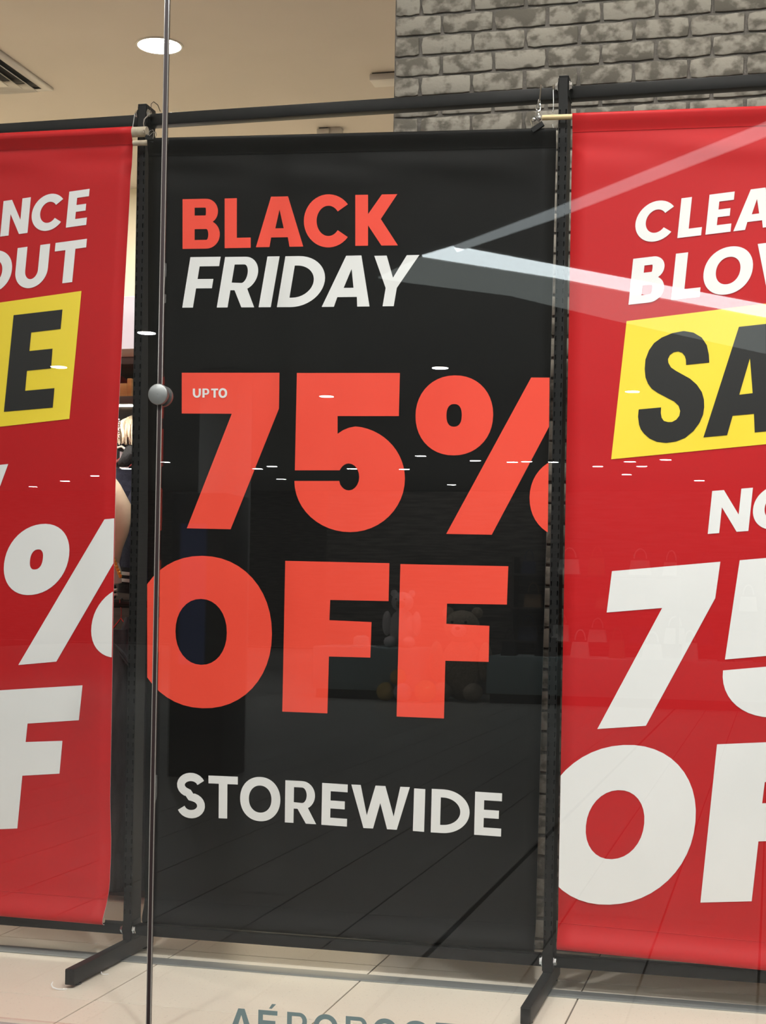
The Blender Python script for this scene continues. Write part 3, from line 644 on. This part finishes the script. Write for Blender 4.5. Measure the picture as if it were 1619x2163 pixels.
tag(b.build('cable_tie', M['clear_plastic']), 'clear curled cable tie on the floor under the tip of the left rack foot', 'cable tie')
b = MB(); b.tube([(-1.7765, 3.905, .007), (-1.773, 3.90, .003), (-1.766, 3.902, .0018), (-1.757, 3.908, .002)], .0017, 6)
tag(b.build('cable_tie', M['clear_plastic']), 'tiny clear cable tie beside the middle of the left rack foot', 'cable tie')

# shop name on the glass, low down, only the tops of its letters inside the frame
NAME = []
cap, wd0, z0 = .058, .051, .0215
for i, ch in enumerate('AEROPOSTALE'):
    u = -1.2225 + .0708*i + (.006 if ch == 'A' and i == 0 else 0); wd = wd0 + (.007 if ch in 'AO' else 0) - (.004 if ch in 'EL' else 0)
    NAME += put(glyph(ch, wd/cap, .20, .185), (u - (.006 if ch in 'AO' else 0), z0 + .0035*i*.3), (wd, .0003), (0, cap), wd/cap)
NAME += [[[(-1.1255,.0853),(-1.1185,.0853),(-1.1085,.0965),(-1.1185,.0965)]]]
lettering('shop_name_decal', 'grey-blue shop name in capitals low on the glass', NAME, M['decal'], win2, lambda x, z: (x, YG - .0068, z))

# ------------------------------------------------------------------ shop ceiling: lamps, vent, small boxes
def downlight(name, label, x, y, z, r, m, group=None, cat='ceiling light'):
    t = empty(name, (x, y, z), label, cat, group)
    b = MB(); b.lathe((x, y, z), 'z', [(r, 0), (r, -.004), (r*1.10, -.004), (r*1.12, -.001), (r*1.12, 0)], 36); b.build('lamp_ring', M['white_metal'], t)
    b = MB(); n = 36; b.face([(x + r*math.cos(2*math.pi*k/n), y + r*math.sin(2*math.pi*k/n), z - .003) for k in range(n)]); b.build('lamp_lens', m, t)
    return t
def lamp_mat(name, s, col=(1, .93, .86)): return mat(name, (1,1,1), .5, emit=col, estr=s)
downlight('ceiling_downlight', 'round bright downlight in the shop ceiling crossed by the window joint', -2.585, 6.10, ZC, .092, lamp_mat('shop_lamp_seen', SHOP_LAMP, (.97,.98,1)))
for x, y in ((-4.2, 7.0), (-2.75, 7.65), (-4.2, 5.4)):
    downlight('ceiling_downlight', 'shop ceiling downlight outside the picture', x, y, ZC, .092, bpy.data.materials.get('shop_lamp') or lamp_mat('shop_lamp', SHOP_LAMP*1.2), 'shop ceiling downlights')
for x, y, s in WIN_LAMPS:
    downlight('ceiling_downlight', 'window display downlight above the banners', x, y, ZC, .075, lamp_mat('window_lamp', s, (1, .95, .88)), 'window display downlights')

# square diffuser: frame, sloped rings and a flat middle plate; its near right-hand corner is in view
vc = (-3.60, 6.20)
t = empty('ceiling_vent', (vc[0], vc[1], ZC), 'square pale air diffuser in the shop ceiling at the upper left', 'air vent')
def ring(h0, z0_, h1, z1_, name, m):
    b = MB()
    a = [(-h0,-h0),(h0,-h0),(h0,h0),(-h0,h0)]; c = [(-h1,-h1),(h1,-h1),(h1,h1),(-h1,h1)]
    for i in range(4):
        j = (i+1) % 4
        b.face([(vc[0]+a[i][0], vc[1]+a[i][1], z0_), (vc[0]+a[j][0], vc[1]+a[j][1], z0_), (vc[0]+c[j][0], vc[1]+c[j][1], z1_), (vc[0]+c[i][0], vc[1]+c[i][1], z1_)])
    o = b.build(name, m, t); s_ = o.modifiers.new('thick', 'SOLIDIFY'); s_.thickness = .003
ring(.315, ZC - .012, .275, ZC - .014, 'vent_frame', M['white_metal'])
ring(.315, ZC, .315, ZC - .012, 'frame_lip', M['white_metal'])
ring(.262, ZC - .030, .225, ZC - .001, 'vent_louvre', M['white_metal'])
ring(.215, ZC - .032, .175, ZC - .002, 'vent_louvre', M['white_metal'])
b = MB(); b.box(vc[0]-.272, vc[0]+.272, vc[1]-.272, vc[1]+.272, ZC - .0012, ZC - .0004); b.build('vent_throat', M['vent_dark'], t)
b = MB(); b.box(vc[0]-.165, vc[0]+.165, vc[1]-.165, vc[1]+.165, ZC - .034, ZC - .028, b=.002); b.build('centre_plate', M['white_metal'], t)

def ceiling_box(label, x0, x1, y0, y1, h):
    t = empty('ceiling_box', ((x0+x1)/2, (y0+y1)/2, ZC), label, 'fixture')
    b = MB(); b.box(x0, x1, y0, y1, ZC - h, ZC - .006, b=.004); b.build('housing', M['white_metal'], t)
    b = MB(); b.box(x0 + .01, x1 - .01, y0 + .01, y1 - .01, ZC - .006, ZC); b.build('shadow_gap', M['vent_dark'], t)
    b = MB(); b.box(x1 - .003, x1 + .055, y0 + .012, y0 + .07, ZC - h*.8, ZC, b=.004); b.build('end_piece', M['white_metal'], t)
ceiling_box('small pale box on the shop ceiling touching the edge of the brick wall', -1.79, -1.665, 6.60, 6.70, .035)
ceiling_box('small pale box on the shop ceiling half hidden by the top of the black banner', -2.25, -2.185, 7.31, 7.5, .045)

# ------------------------------------------------------------------ shop fixture seen through the gap left of the post
t = empty('shelving_unit', (-2.6, 5.0, 0), 'shelving with timber boards and dark hanging rails behind the gap by the post', 'shelving')
FX0, FX1, FY0, FY1 = -3.2, -1.95, 4.86, 5.45
for z0, z1, m in ((1.862, 1.890, 'shelf_wood'), (1.702, 1.728, 'dark_wood')):
    b = MB(); b.box(FX0, FX1, FY0, FY1, z0, z1, b=.002); b.build('shelf_board', M[m], t)
b = MB(); b.box(FX0 + .05, FX1 - .05, FY0 + .03, FY0 + .044, 1.698, 1.702); b.build('shelf_light', lamp_mat('shelf_lamp', 95, (1, .95, .86)), t, label='glowing strip under the shelf')
b = MB(); b.box(FX0, FX1, FY0 + .004, FY0 + .03, 1.838, 1.862, b=.001); b.build('front_rail', M['dark_wood'], t)
b = MB(); b.box(FX0, FX1, FY1, FY1 + .03, .02, 2.10); b.build('back_panel', M['dark_wood'], t)
b = MB(); b.box(FX0, FX1, FY0 + .10, FY1, 0, .05); b.build('kick_plate', M['dark_wood'], t)
for x in (FX0, FX1 - .03):
    b = MB(); b.box(x, x + .03, FY0 + .02, FY1, .0, 1.702); b.build('side_panel', M['dark_wood'], t)
for z, y in ((1.60, 5.14), (1.018, 4.93)):
    b = MB(); b.tube([(FX0 + .03, y, z), (FX1 - .03, y, z)], .0145, 14); b.build('hanging_rail', M['black_metal'], t)
    for s in (0, 1):
        b = MB(); xx = FX0 + .02 if s == 0 else FX1 - .04; b.box(xx, xx + .02, y - .02, y + .02, z - .03, z + .03, b=.003); b.build('rail_bracket', M['black_metal'], t)
b = MB(); b.box(-2.55, -2.10, 4.90, 5.35, 1.8905, 2.078, b=.004)
tag(b.build('light_box', M['lightbox']), 'white glowing display box on top of the shelving', 'light box')
t = empty('wooden_crate', (-2.3, 5.0, 1.728), 'orange-brown timber crate on the upper shelf', 'crate')
for nm, q in (('crate_side', (-2.165, -2.148, 4.88, 5.28, 1.729, 1.792)), ('crate_side', (-2.52, -2.503, 4.88, 5.28, 1.729, 1.792)), ('crate_end', (-2.503, -2.165, 4.88, 4.897, 1.729, 1.775)), ('crate_end', (-2.503, -2.165, 5.263, 5.28, 1.729, 1.792)), ('crate_base', (-2.503, -2.165, 4.897, 5.263, 1.729, 1.74))):
    b = MB(); b.box(*q, b=.002); b.build(nm, M['orange_wood'], t)
t = empty('red_cap', (-2.27, 5.06, 1.74), 'red cap lying in the timber crate', 'cap')
b = MB(); rows = []
for i in range(9):
    a = math.pi/2 * i/8; rows.append([(-2.288 + .078*math.cos(a)*math.cos(2*math.pi*j/20), 5.04 + .085*math.cos(a)*math.sin(2*math.pi*j/20), 1.741 + .092*math.sin(a)) for j in range(20)])
b.grid(rows, 0, True, True); b.build('crown', M['red_cloth'], t)
b = MB(); b.grid([[(-2.288 + .08*math.cos(a)*k, 5.04 - (.085 + .05*(k-1)*2)*math.sin(a)*1.0, 1.755 - .012*(k-1)*4) for a in [math.pi*j/14 for j in range(15)]] for k in (1.0, 1.1, 1.2, 1.3)]); o = b.build('peak', M['red_cloth'], t)
o.modifiers.new('thick', 'SOLIDIFY').thickness = .004
# folded grey-white garment tucked under the shelf, hung on the upper rail
def hanger(parent, x, y, z, w_=.2, m='chrome'):
    b = MB(); b.tube([(x, y + .012, z + .012), (x, y, z + .02), (x, y - .014, z + .014), (x, y - .012, z - .004), (x, y, z - .02), (x, y, z - .05)], .0018, 6); b.build('hanger_hook', M[m], parent)
    b = MB(); b.tube([(x - w_/2, y, z - .11), (x, y, z - .05), (x + w_/2, y, z - .11)], .004, 6); b.build('hanger_bar', M[m], parent)

def garment(parent, name, m, x0, x1, y, z0, z1, flare=.02, folds=6, depth=.035, seed=0, sh=.07):
    """hanging cloth body: shoulders at z1, hem at z0, with vertical folds"""
    r = random.Random(seed); ph = r.uniform(0, 6); rows = []; n = 40; cx = (x0 + x1)/2; hw = (x1 - x0)/2
    for i in range(22):
        t_ = i/21; z = z1 + (z0 - z1)*t_
        wv = hw * (1 - (sh/hw if hw > sh else .5) * max(0, 1 - t_/.12)**2) + flare*t_
        dp = depth * (.55 + .45*smooth(0, .15, t_))
        rows.append([(cx + wv*math.cos(2*math.pi*j/n), y + dp*math.sin(2*math.pi*j/n)*(1 + .28*t_*math.sin(folds*2*math.pi*j/n + ph)), z + .004*math.sin(3*2*math.pi*j/n + ph)) for j in range(n)])
    b = MB(); b.grid(rows, 0, True, True); b.face(rows[0]); b.face(rows[-1][::-1]); return b.build(name, m, parent)

t = empty('grey_top', (-2.3, 5.25, 1.55), 'pale grey garment hanging high under the dark shelf', 'clothing')
garment(t, 'cloth_body', M['grey_cloth'], -2.45, -2.10, 5.39, 1.30, 1.685, seed=3); hanger(t, -2.28, 5.14, 1.60)
t = empty('fur_trimmed_jacket', (-2.2, 5.02, 1.25), 'black jacket with a long blond fur trim and white neck label', 'clothing')
garment(t, 'jacket_body', M['black_cloth'], -2.46, -2.07, 5.175, 1.12, 1.585, seed=4, depth=.028)
b = MB(); rnd = random.Random(5)
for k in range(110):
    a = rnd.uniform(-1.45, 1.45); x = -2.212 + .068*math.sin(a) ; q = rnd.uniform(-.025, .03)
    top = 1.682 - .018*abs(math.sin(a))**2*2 - rnd.uniform(0, .006)
    b.tube([(-2.212 + .03*math.sin(a), 5.06 + q, top), (x, 5.022 + q, top - .012 - .02*abs(math.sin(a))), (x*1.0 + .004*math.sin(a), 5.012 + q, 1.64), (x + rnd.uniform(-.005,.005), 5.014 + q, 1.61), (x + rnd.uniform(-.006,.006), 5.02 + q, rnd.uniform(1.575, 1.592))], [.006,.008,.008,.007,.003], 5, flat=.7)
b.build('fur_trim', M['fur'], t, kind='stuff')
b = MB(); b.box(-2.256, -2.222, 5.034, 5.038, 1.497, 1.558, b=.001); b.build('neck_label', M['paper_white'], t)
b = MB(); b.tube([(-2.275, 5.012, 1.575), (-2.255, 5.008, 1.567), (-2.238, 5.008, 1.572), (-2.22, 5.008, 1.560), (-2.207, 5.012, 1.567)], .0045, 8); b.build('collar_edge', M['rib_white'], t)
b = MB(); b.tube([(-2.285, 5.04, 1.590), (-2.25, 5.03, 1.572), (-2.22, 5.03, 1.566), (-2.18, 5.04, 1.550)], [.012,.016,.016,.010], 10); b.build('collar_roll', M['black_cloth'], t)
b = MB(); b.tube([(-2.205, 5.01, 1.56), (-2.20, 4.99, 1.535), (-2.215, 4.985, 1.515), (-2.235, 4.99, 1.508)], [.02,.026,.022,.012], 10); b.build('lapel', M['black_cloth'], t)
b = MB()
for k in range(9): b.ball((-2.238 + .002*math.sin(k*2.0), 4.985, 1.60 + .008*k), .0028, .0028, .0046, 6, 5)
b.build('pull_chain', M['chrome'], t); hanger(t, -2.205, 5.14, 1.60)

# pale-sleeved jacket nearest the gap
t = empty('varsity_jacket', (-2.25, 4.97, 1.06), 'navy varsity jacket with pale tan sleeve and gold tag in the gap', 'clothing')
garment(t, 'jacket_body', M['navy_wool'], -2.46, -2.125, 5.085, 1.09, 1.50, seed=8, flare=0, depth=.026)
b = MB(); b.tube([(-2.290, 4.945, 1.485), (-2.262, 4.935, 1.41), (-2.229, 4.93, 1.335), (-2.229, 4.93, 1.27), (-2.234, 4.93, 1.215), (-2.236, 4.93, 1.155)], [.030,.058,.072,.058,.042,.030], 20, flat=.65); b.build('sleeve', M['tan_leather'], t)
b = MB(); b.tube([(-2.236, 4.93, 1.160), (-2.231, 4.928, 1.125), (-2.222, 4.928, 1.085)], [.030,.036,.030], 16, flat=.65); b.build('cuff', M['rib_white'], t)
b = MB()
for k in range(7): b.ball((-2.214 + .0045*k, 4.903 - .001*(k % 2), 1.176 - .0105*k), .007, .004, .008, 8, 6)
b.build('gold_tag', M['gold'], t)
hanger(t, -2.29, 5.14, 1.60)
t = empty('varsity_jacket', (-2.17, 5.05, 1.03), 'dark navy varsity jacket with two white cuff stripes behind the tan sleeve', 'clothing')
garment(t, 'jacket_body', M['navy_wool'], -2.22, -1.99, 5.285, 1.09, 1.50, seed=9, flare=0)
b = MB(); b.tube([(-2.16, 5.05, 1.47), (-2.175, 5.03, 1.38), (-2.190, 5.03, 1.25), (-2.203, 5.01, 1.10)], [.030,.045,.042,.032], 16, flat=.8); b.build('sleeve', M['navy_wool'], t)
b = MB(); b.tube([(-2.203, 5.01, 1.145), (-2.211, 5.01, 1.055)], [.033,.03], 16, flat=.8); b.build('cuff', M['black_cloth'], t)
for zz in (1.124, 1.100):
    b = MB(); b.tube([(-2.2055, 5.01, zz + .006), (-2.2065, 5.01, zz - .006)], .0355, 16, flat=.82, cap=False); b.build('cuff_stripe', M['rib_white'], t)
for zz in (1.062, 1.046):
    b = MB(); b.tube([(-2.285, 4.985, zz), (-2.232, 4.98, zz + .004)], .0045, 8); b.build('hem_stripe', M['rib_white'], t)
b = MB(); b.box(-2.36, -2.255, 4.99, 5.03, 1.034, 1.085, b=.008); b.build('hem_band', M['black_cloth'], t)

def jeans(label, x0, x1, y, seed, m='denim'):
    t = empty('jeans', ((x0+x1)/2, y, .02), label, 'clothing'); r = random.Random(seed)
    for k, (a, c, dy) in enumerate(((x0, x0 + (x1-x0)*.62, 0.0), (x0 + (x1-x0)*.42, x1, .05))):
        rows = []; n = 26; cx, hw = (a+c)/2, (c-a)/2; ph = r.uniform(0, 6)
        for i in range(24):
            q = i/23; z = .93 - .90*q; s = .86 - .16*q + .16*smooth(.16, 0, q)*0
            rows.append([(cx + hw*s*math.cos(2*math.pi*j/n) + .012*q, y + dy + .03*math.sin(2*math.pi*j/n)*(1 + .22*math.sin(9*q + ph + j*.5)), z) for j in range(n)])
        b = MB(); b.grid(rows, 0, True, True); b.face(rows[0]); b.face(rows[-1][::-1]); b.build('leg', M[m], t)
    b = MB(); rows = []; n = 30; cx, hw = (x0+x1)/2, (x1-x0)/2
    for i in range(8):
        q = i/7; rows.append([(cx + (hw*(.30 + .62*q))*math.cos(2*math.pi*j/n) + .012*(1-q), y + .025 + (.03 + .012*q)*math.sin(2*math.pi*j/n), .972 - .16*q) for j in range(n)])
    b.grid(rows, 0, True, True); b.face(rows[0]); b.build('waist', M[m], t)
    b = MB(); b.tube([(x0 + .04, y - .02, .88), (cx, y - .028, .855), (x1 - .03, y - .022, .80)], .005, 6); b.tube([(x0 + .05, y - .02, .865), (cx, y - .028, .84), (x1 - .03, y - .022, .785)], .004, 6); b.build('pocket_seam', M[m], t)
    hanger(t, cx - .03, 4.93, 1.018, .1)
    return t
jeans('dark grey-blue jeans hanging full length in the gap beside the left post', -2.235, -2.09, 4.90, 1)
jeans('second pair of dark jeans hanging behind the first', -2.40, -2.24, 4.92, 2)

# ------------------------------------------------------------------ the mall behind the camera, seen only as reflections in the glass
MC = 3.6
b = MB(); b.box(-20, 12, -27, YG - .02, -.12, -.004); mf = b.build('mall_floor', M['mall_grout'], kind='structure')
b = MB(); g = .0035
gx = [-.977 + .318*i for i in range(-46, 32)]; gy = [2.93 - .636*i for i in range(-1, 46)]
for i in range(len(gx) - 1):
    for j in range(len(gy) - 1):
        e = .006 if (i % 3 == 1 and abs(gx[i+1] + .977) < .01) else 0
        x0, x1, y1, y0 = gx[i] + g + (.007 if abs(gx[i] + .977) < .01 else 0), gx[i+1] - g - (.007 if abs(gx[i+1] + .977) < .01 else 0), min(gy[j] - g, YG - .02), gy[j+1] + g
        n = len(b.v); b.v += [(x0,y0,-.004),(x1,y0,-.004),(x1,y1,-.004),(x0,y1,-.004),(x0,y0,0),(x1,y0,0),(x1,y1,0),(x0,y1,0)]
        for q in ((4,5,6,7),(0,1,5,4),(1,2,6,5),(2,3,7,6),(3,0,4,7)): b.f.append(tuple(n + a for a in q)); b.mi.append(0); b.sm.append(False)
b.build('tile', M['mall_tile'], mf, kind='stuff')
b = MB(); b.box(-20, 12, -27, YG + .03, MC, MC + .1); b.build('mall_ceiling', M['mall_ceiling'], kind='structure')
b = MB(); b.box(-20, 12, -27.2, -27, 0, MC); b.build('mall_wall', M['stone'], kind='structure')
b = MB(); b.box(-20, 12, YG - .03, YG + .03, ZC + .2, MC); b.build('shop_front_header', M['black_metal'], kind='structure')

MALL = [(-5.20,-7.2),(-6.6,-9.3)]
PIXL = [(310,703),(125,775),(931,777),(691,837),(1337,827),(200,1005),(138,1016),(70,1028),(349,976),(268,990),(890,963),(1005,973),(855,991),(1083,976),(1114,975),(1332,975),(1264,985),(1407,971),(745,990),(955,1024),(1224,1038),(595,1012),(1170,976),(1325,1002),(1357,985),(1478,1015),(575,985),(545,990)]
NEAR = {(310,703): 'largest mall downlight, reflected just left of the window joint', (125,775): 'mall downlight reflected on the yellow box of the left banner',
        (931,777): 'mall downlight reflected above the percent sign of the black banner', (691,837): 'mall downlight reflected on the top of the red figure 5', (1337,827): 'mall downlight reflected on the yellow box of the right banner'}
def mirror_point(px, py, z):
    """point at height z whose image in the shop glass lies in the direction of picture position (px, py)"""
    dx, dy = (px - 810)/3241, (py - 1275)/3241; c, s = math.cos(ROLL), math.sin(ROLL)
    a, d = dx*c + dy*s, -dx*s + dy*c; t_ = (z - 1.035) / -d
    X = (a*math.cos(YAW) - math.sin(YAW))*t_; Y = (a*math.sin(YAW) + math.cos(YAW))*t_
    return X, 2*YG - Y
for px, py in PIXL:
    x, y = mirror_point(px, py, MC)
    if y > -26.5: downlight('mall_downlight', NEAR.get((px, py), 'small far downlight in the mall ceiling reflected in the shop glass'), x, y, MC, .085 if py < 900 else .10, M['mall_lamp_near'] if py < 900 else M['mall_lamp'], 'mall ceiling downlights')
for x, y, s in WALK_FILL:  # added downlights, placed out of view to brighten the banners
    downlight('mall_downlight', 'added round downlight in the mall ceiling above the walkway', x, y, MC, .12, lamp_mat('walk_fill_lamp', s, (1, .985, .965)), 'added walkway downlights')

def spotlight(x, watts):  # added fixture, out of view, throwing frontal light on the banners
    y, z = 1.9, 3.42
    t = empty('added_spotlight', (x, y, MC), 'added white spotlight on the mall ceiling aimed at the shop window', 'spotlight', 'added window spotlights')
    b = MB(); b.lathe((x, y, MC), 'z', [(.001,0), (.05,0), (.05,-.02), (.012,-.022), (.012,-.14)], 18); b.build('mount', M['white_metal'], t)
    d = (Vector((x*.97, 4.1, .12)) - Vector((x, y, z))).normalized(); a = Vector((x, y, z))
    b = MB(); b.tube([a - d*.12, a - d*.10, a + d*.04], [.03, .055, .06], 20, cap=False); b.build('lamp_head', M['white_metal'], t)
    b = MB(); b.tube([a + d*.012, a + d*.0125], .054, 20); b.build('lamp_lens', M['mall_lamp'], t)
    l = bpy.data.lights.new('fill_beam', 'SPOT'); l.energy = watts; l.spot_size = math.radians(84); l.spot_blend = 1.0; l.shadow_soft_size = .09; l.color = (1, .985, .97)
    o = bpy.data.objects.new('fill_beam', l); C.objects.link(o); o.parent = t; o.location = a + d*.045 - Vector((x, y, MC)); o.rotation_euler = d.to_track_quat('-Z', 'Y').to_euler()
for x, p in FILL_SPOTS: spotlight(x, p)

def strip(name, label, pts, z, m, th=.012, cat='strip light'):
    b = MB(); n = len(pts)
    lo = [(x, y, z - th) for x, y in pts]; hi = [(x, y, z) for x, y in pts]
    b.face(lo); b.face(hi[::-1])
    for i in range(n): b.face([lo[i], lo[(i+1) % n], hi[(i+1) % n], hi[i]])
    return tag(b.build(name, m), label, cat)
mp = lambda *p: [mirror_point(x, y, MC) for x, y in p]
strip('linear_light', 'bright straight ceiling light strip sloping down to the right in the reflection', mp((893,539),(960,519),(1619,643),(1900,690),(1900,712),(1619,668),(1170,583)), MC, M['led'])
strip('linear_light', 'dimmer straight ceiling light strip rising to the upper right in the reflection', mp((960,519),(966,529),(1170,460),(1619,285),(1800,210),(1800,185),(1619,258),(1170,440)), MC, lamp_mat('led_soft', 2.4, (.86,.97,1)))
strip('luminous_ceiling', 'faint wide luminous ceiling panel under the bright strip in the reflection', mp((800,585),(893,541),(1170,586),(1619,671),(1619,745),(1300,675),(1079,622),(860,594)), MC, M['led_dim'], cat='light panel')

# dark information pylon on the walkway
t = empty('mall_pylon', (-3.3, -1.75, 0), 'black standing pylon with a blue screen reflected behind the black banner', 'sign')
b = MB(); b.box(-3.42, -3.08, -1.95, -1.55, 0, 1.66, b=.01); b.build('body', M['kiosk_black'], t)
b = MB(); b.box(-3.36, -3.20, -1.55, -1.545, .66, 1.48); b.build('screen', M['screen_blue'], t)
# opposite shop: low plinths, stone wall, shelves and stock
def plinth(label, x0, x1, y0, y1, h):
    t = empty('display_plinth', ((x0+x1)/2, (y0+y1)/2, 0), label, 'plinth')
    b = MB(); b.box(x0, x1, y0, y1, .10, h, b=.008); b.build('plinth_body', M['counter_teal'], t)
    b = MB(); b.box(x0 + .03, x1 - .03, y0 + .03, y1 - .05, 0, .10); b.build('toe_kick', M['kiosk_black'], t)
plinth('grey-green display plinth right of the big teddy bear', -2.95, .4, -10.1, -9.25, .50)
plinth('grey-green display plinth left of the big teddy bear', -4.85, -3.65, -10.0, -9.15, .56)
b = MB(); b.box(-5.2, 1.2, -11.0, -10.8, 0, 2.36); tag(b.build('stone_partition', M['stone']), 'dark stacked stone wall of the shop across the mall', 'wall')
t = empty('stock_shelf', (-1.2, -10.6, 0), 'dark wall shelving loaded with bags across the mall', 'shelving')
for z in (.62, 1.0, 1.38): b = MB(); b.box(-2.9, .8, -10.78, -10.42, z, z + .025, b=.004); b.build('shelf_board', M['dark_wood'], t)
for x in (-2.9, -1.05, .77): b = MB(); b.box(x, x + .03, -10.78, -10.44, 0, 1.6); b.build('side_panel', M['dark_wood'], t)
def bag(label, x, y, z, w_, h, m, group):
    t = empty('handbag', (x, y, z), label, 'bag', group)
    b = MB(); rows = []
    for i in range(5):
        q = i/4; ww, dd = w_/2*(1 - .18*q), .06*(1 - .45*q); rows.append([(x-ww, y-dd, z+h*q), (x+ww, y-dd, z+h*q), (x+ww, y+dd, z+h*q), (x-ww, y+dd, z+h*q)])
    b.grid(rows, 0, False, True); b.face(rows[0]); b.face(rows[-1]); b.build('bag_body', m, t)
    b = MB(); b.tube([(x + w_*.28*math.cos(a), y, z + h + .02 + .11*math.sin(a)) for a in [math.pi*k/10 for k in range(11)]], .007, 6); b.build('bag_handle', m, t)
rnd = random.Random(4)
for zi, z in enumerate((.645, 1.025, 1.405)):
    for k in range(9):
        mm = rnd.choice(['leather_white', 'leather_navy', 'leather_brown', 'leather_white', 'kiosk_black'])
        bag('small handbag on the shelving across the mall', -2.7 + .40*k + rnd.uniform(-.05,.05), -10.58, z, rnd.uniform(.17,.26), rnd.uniform(.12,.19), M[mm], 'bags across the mall')
for k in range(8):
    bag('small bag set out on the low plinth across the mall', -2.75 + .38*k, -9.5 - .12*(k % 2), .50, rnd.uniform(.16,.24), rnd.uniform(.14,.24), M[rnd.choice(['leather_white','leather_brown','kiosk_black'])], 'bags on the plinth')
def plush(name, label, x, y, z, s, m, m2):
    t = empty(name, (x, y, z), label, 'soft toy')
    b = MB(); b.ball((x, y, z + .34*s), .24*s, .20*s, .34*s, 18, 12)
    for sx in (-1, 1):
        b.ball((x + sx*.17*s, y + .20*s, z + .10*s), .10*s, .24*s, .10*s); b.ball((x + sx*.27*s, y + .06*s, z + .42*s), .08*s, .10*s, .22*s)
    b.build('body', m, t)
    b = MB(); b.ball((x, y + .03*s, z + .80*s), .20*s, .18*s, .18*s, 18, 12)
    for sx in (-1, 1): b.ball((x + sx*.16*s, y, z + .95*s), .065*s, .04*s, .065*s)
    h = b.build('head', m, t)
    b = MB(); b.ball((x, y + .19*s, z + .76*s), .085*s, .07*s, .07*s); b.build('muzzle', m2, h)
    b = MB(); b.ball((x, y + .26*s, z + .785*s), .028*s, .016*s, .02*s, 8, 6)
    for sx in (-1, 1): b.ball((x + sx*.075*s, y + .195*s, z + .85*s), .016*s, .012*s, .016*s, 8, 6)
    b.build('eyes_and_nose', M['kiosk_black'], h)
plush('teddy_bear', 'large brown teddy bear sitting between the plinths across the mall', -3.28, -9.55, 0, 1.0, M['plush_brown'], M['plush_pale'])
plush('teddy_bear', 'pale soft toy sitting on the left plinth across the mall', -3.95, -9.55, .56, .62, M['plush_pale'], M['plush_brown'])
for k, (x, y, r, m, lb) in enumerate(((-3.99, -9.0, .10, 'balloon_gold', 'gold balloon on the floor, leftmost by the left plinth across the mall'), (-3.79, -8.95, .10, 'balloon_pearl', 'pearl balloon on the floor by the left plinth across the mall'),
                          (-3.86, -9.03, .09, 'balloon_gold', 'gold balloon resting on top of two others across the mall'), (-3.55, -8.98, .12, 'balloon_gold', 'largest gold balloon, nearest the big teddy bear across the mall'))):
    b = MB(); b.ball((x, y, r + (.165 if k == 2 else 0)), r, r, r, 18, 12); tag(b.build('balloon', M[m]), lb, 'balloon', 'balloons across the mall')
t = empty('sun_hat', (-4.4, -9.5, .56), 'pale brimmed hat on the left plinth across the mall', 'hat')
b = MB(); b.lathe((-4.4, -9.5, .562), 'z', [(.17,0), (.17,.006), (.09,.015)], 20); b.build('brim', M['plush_pale'], t)
b = MB(); b.lathe((-4.4, -9.5, .57), 'z', [(.092,0), (.085,.09), (.05,.11), (.002,.112)], 20); b.build('crown', M['plush_pale'], t)
b = MB(); b.box(-6.2, -5.75, -9.6, -9.1, 0, MC, b=.02); tag(b.build('mall_column', M['mall_ceiling']), 'pale square column left of the shop across the mall', 'column')
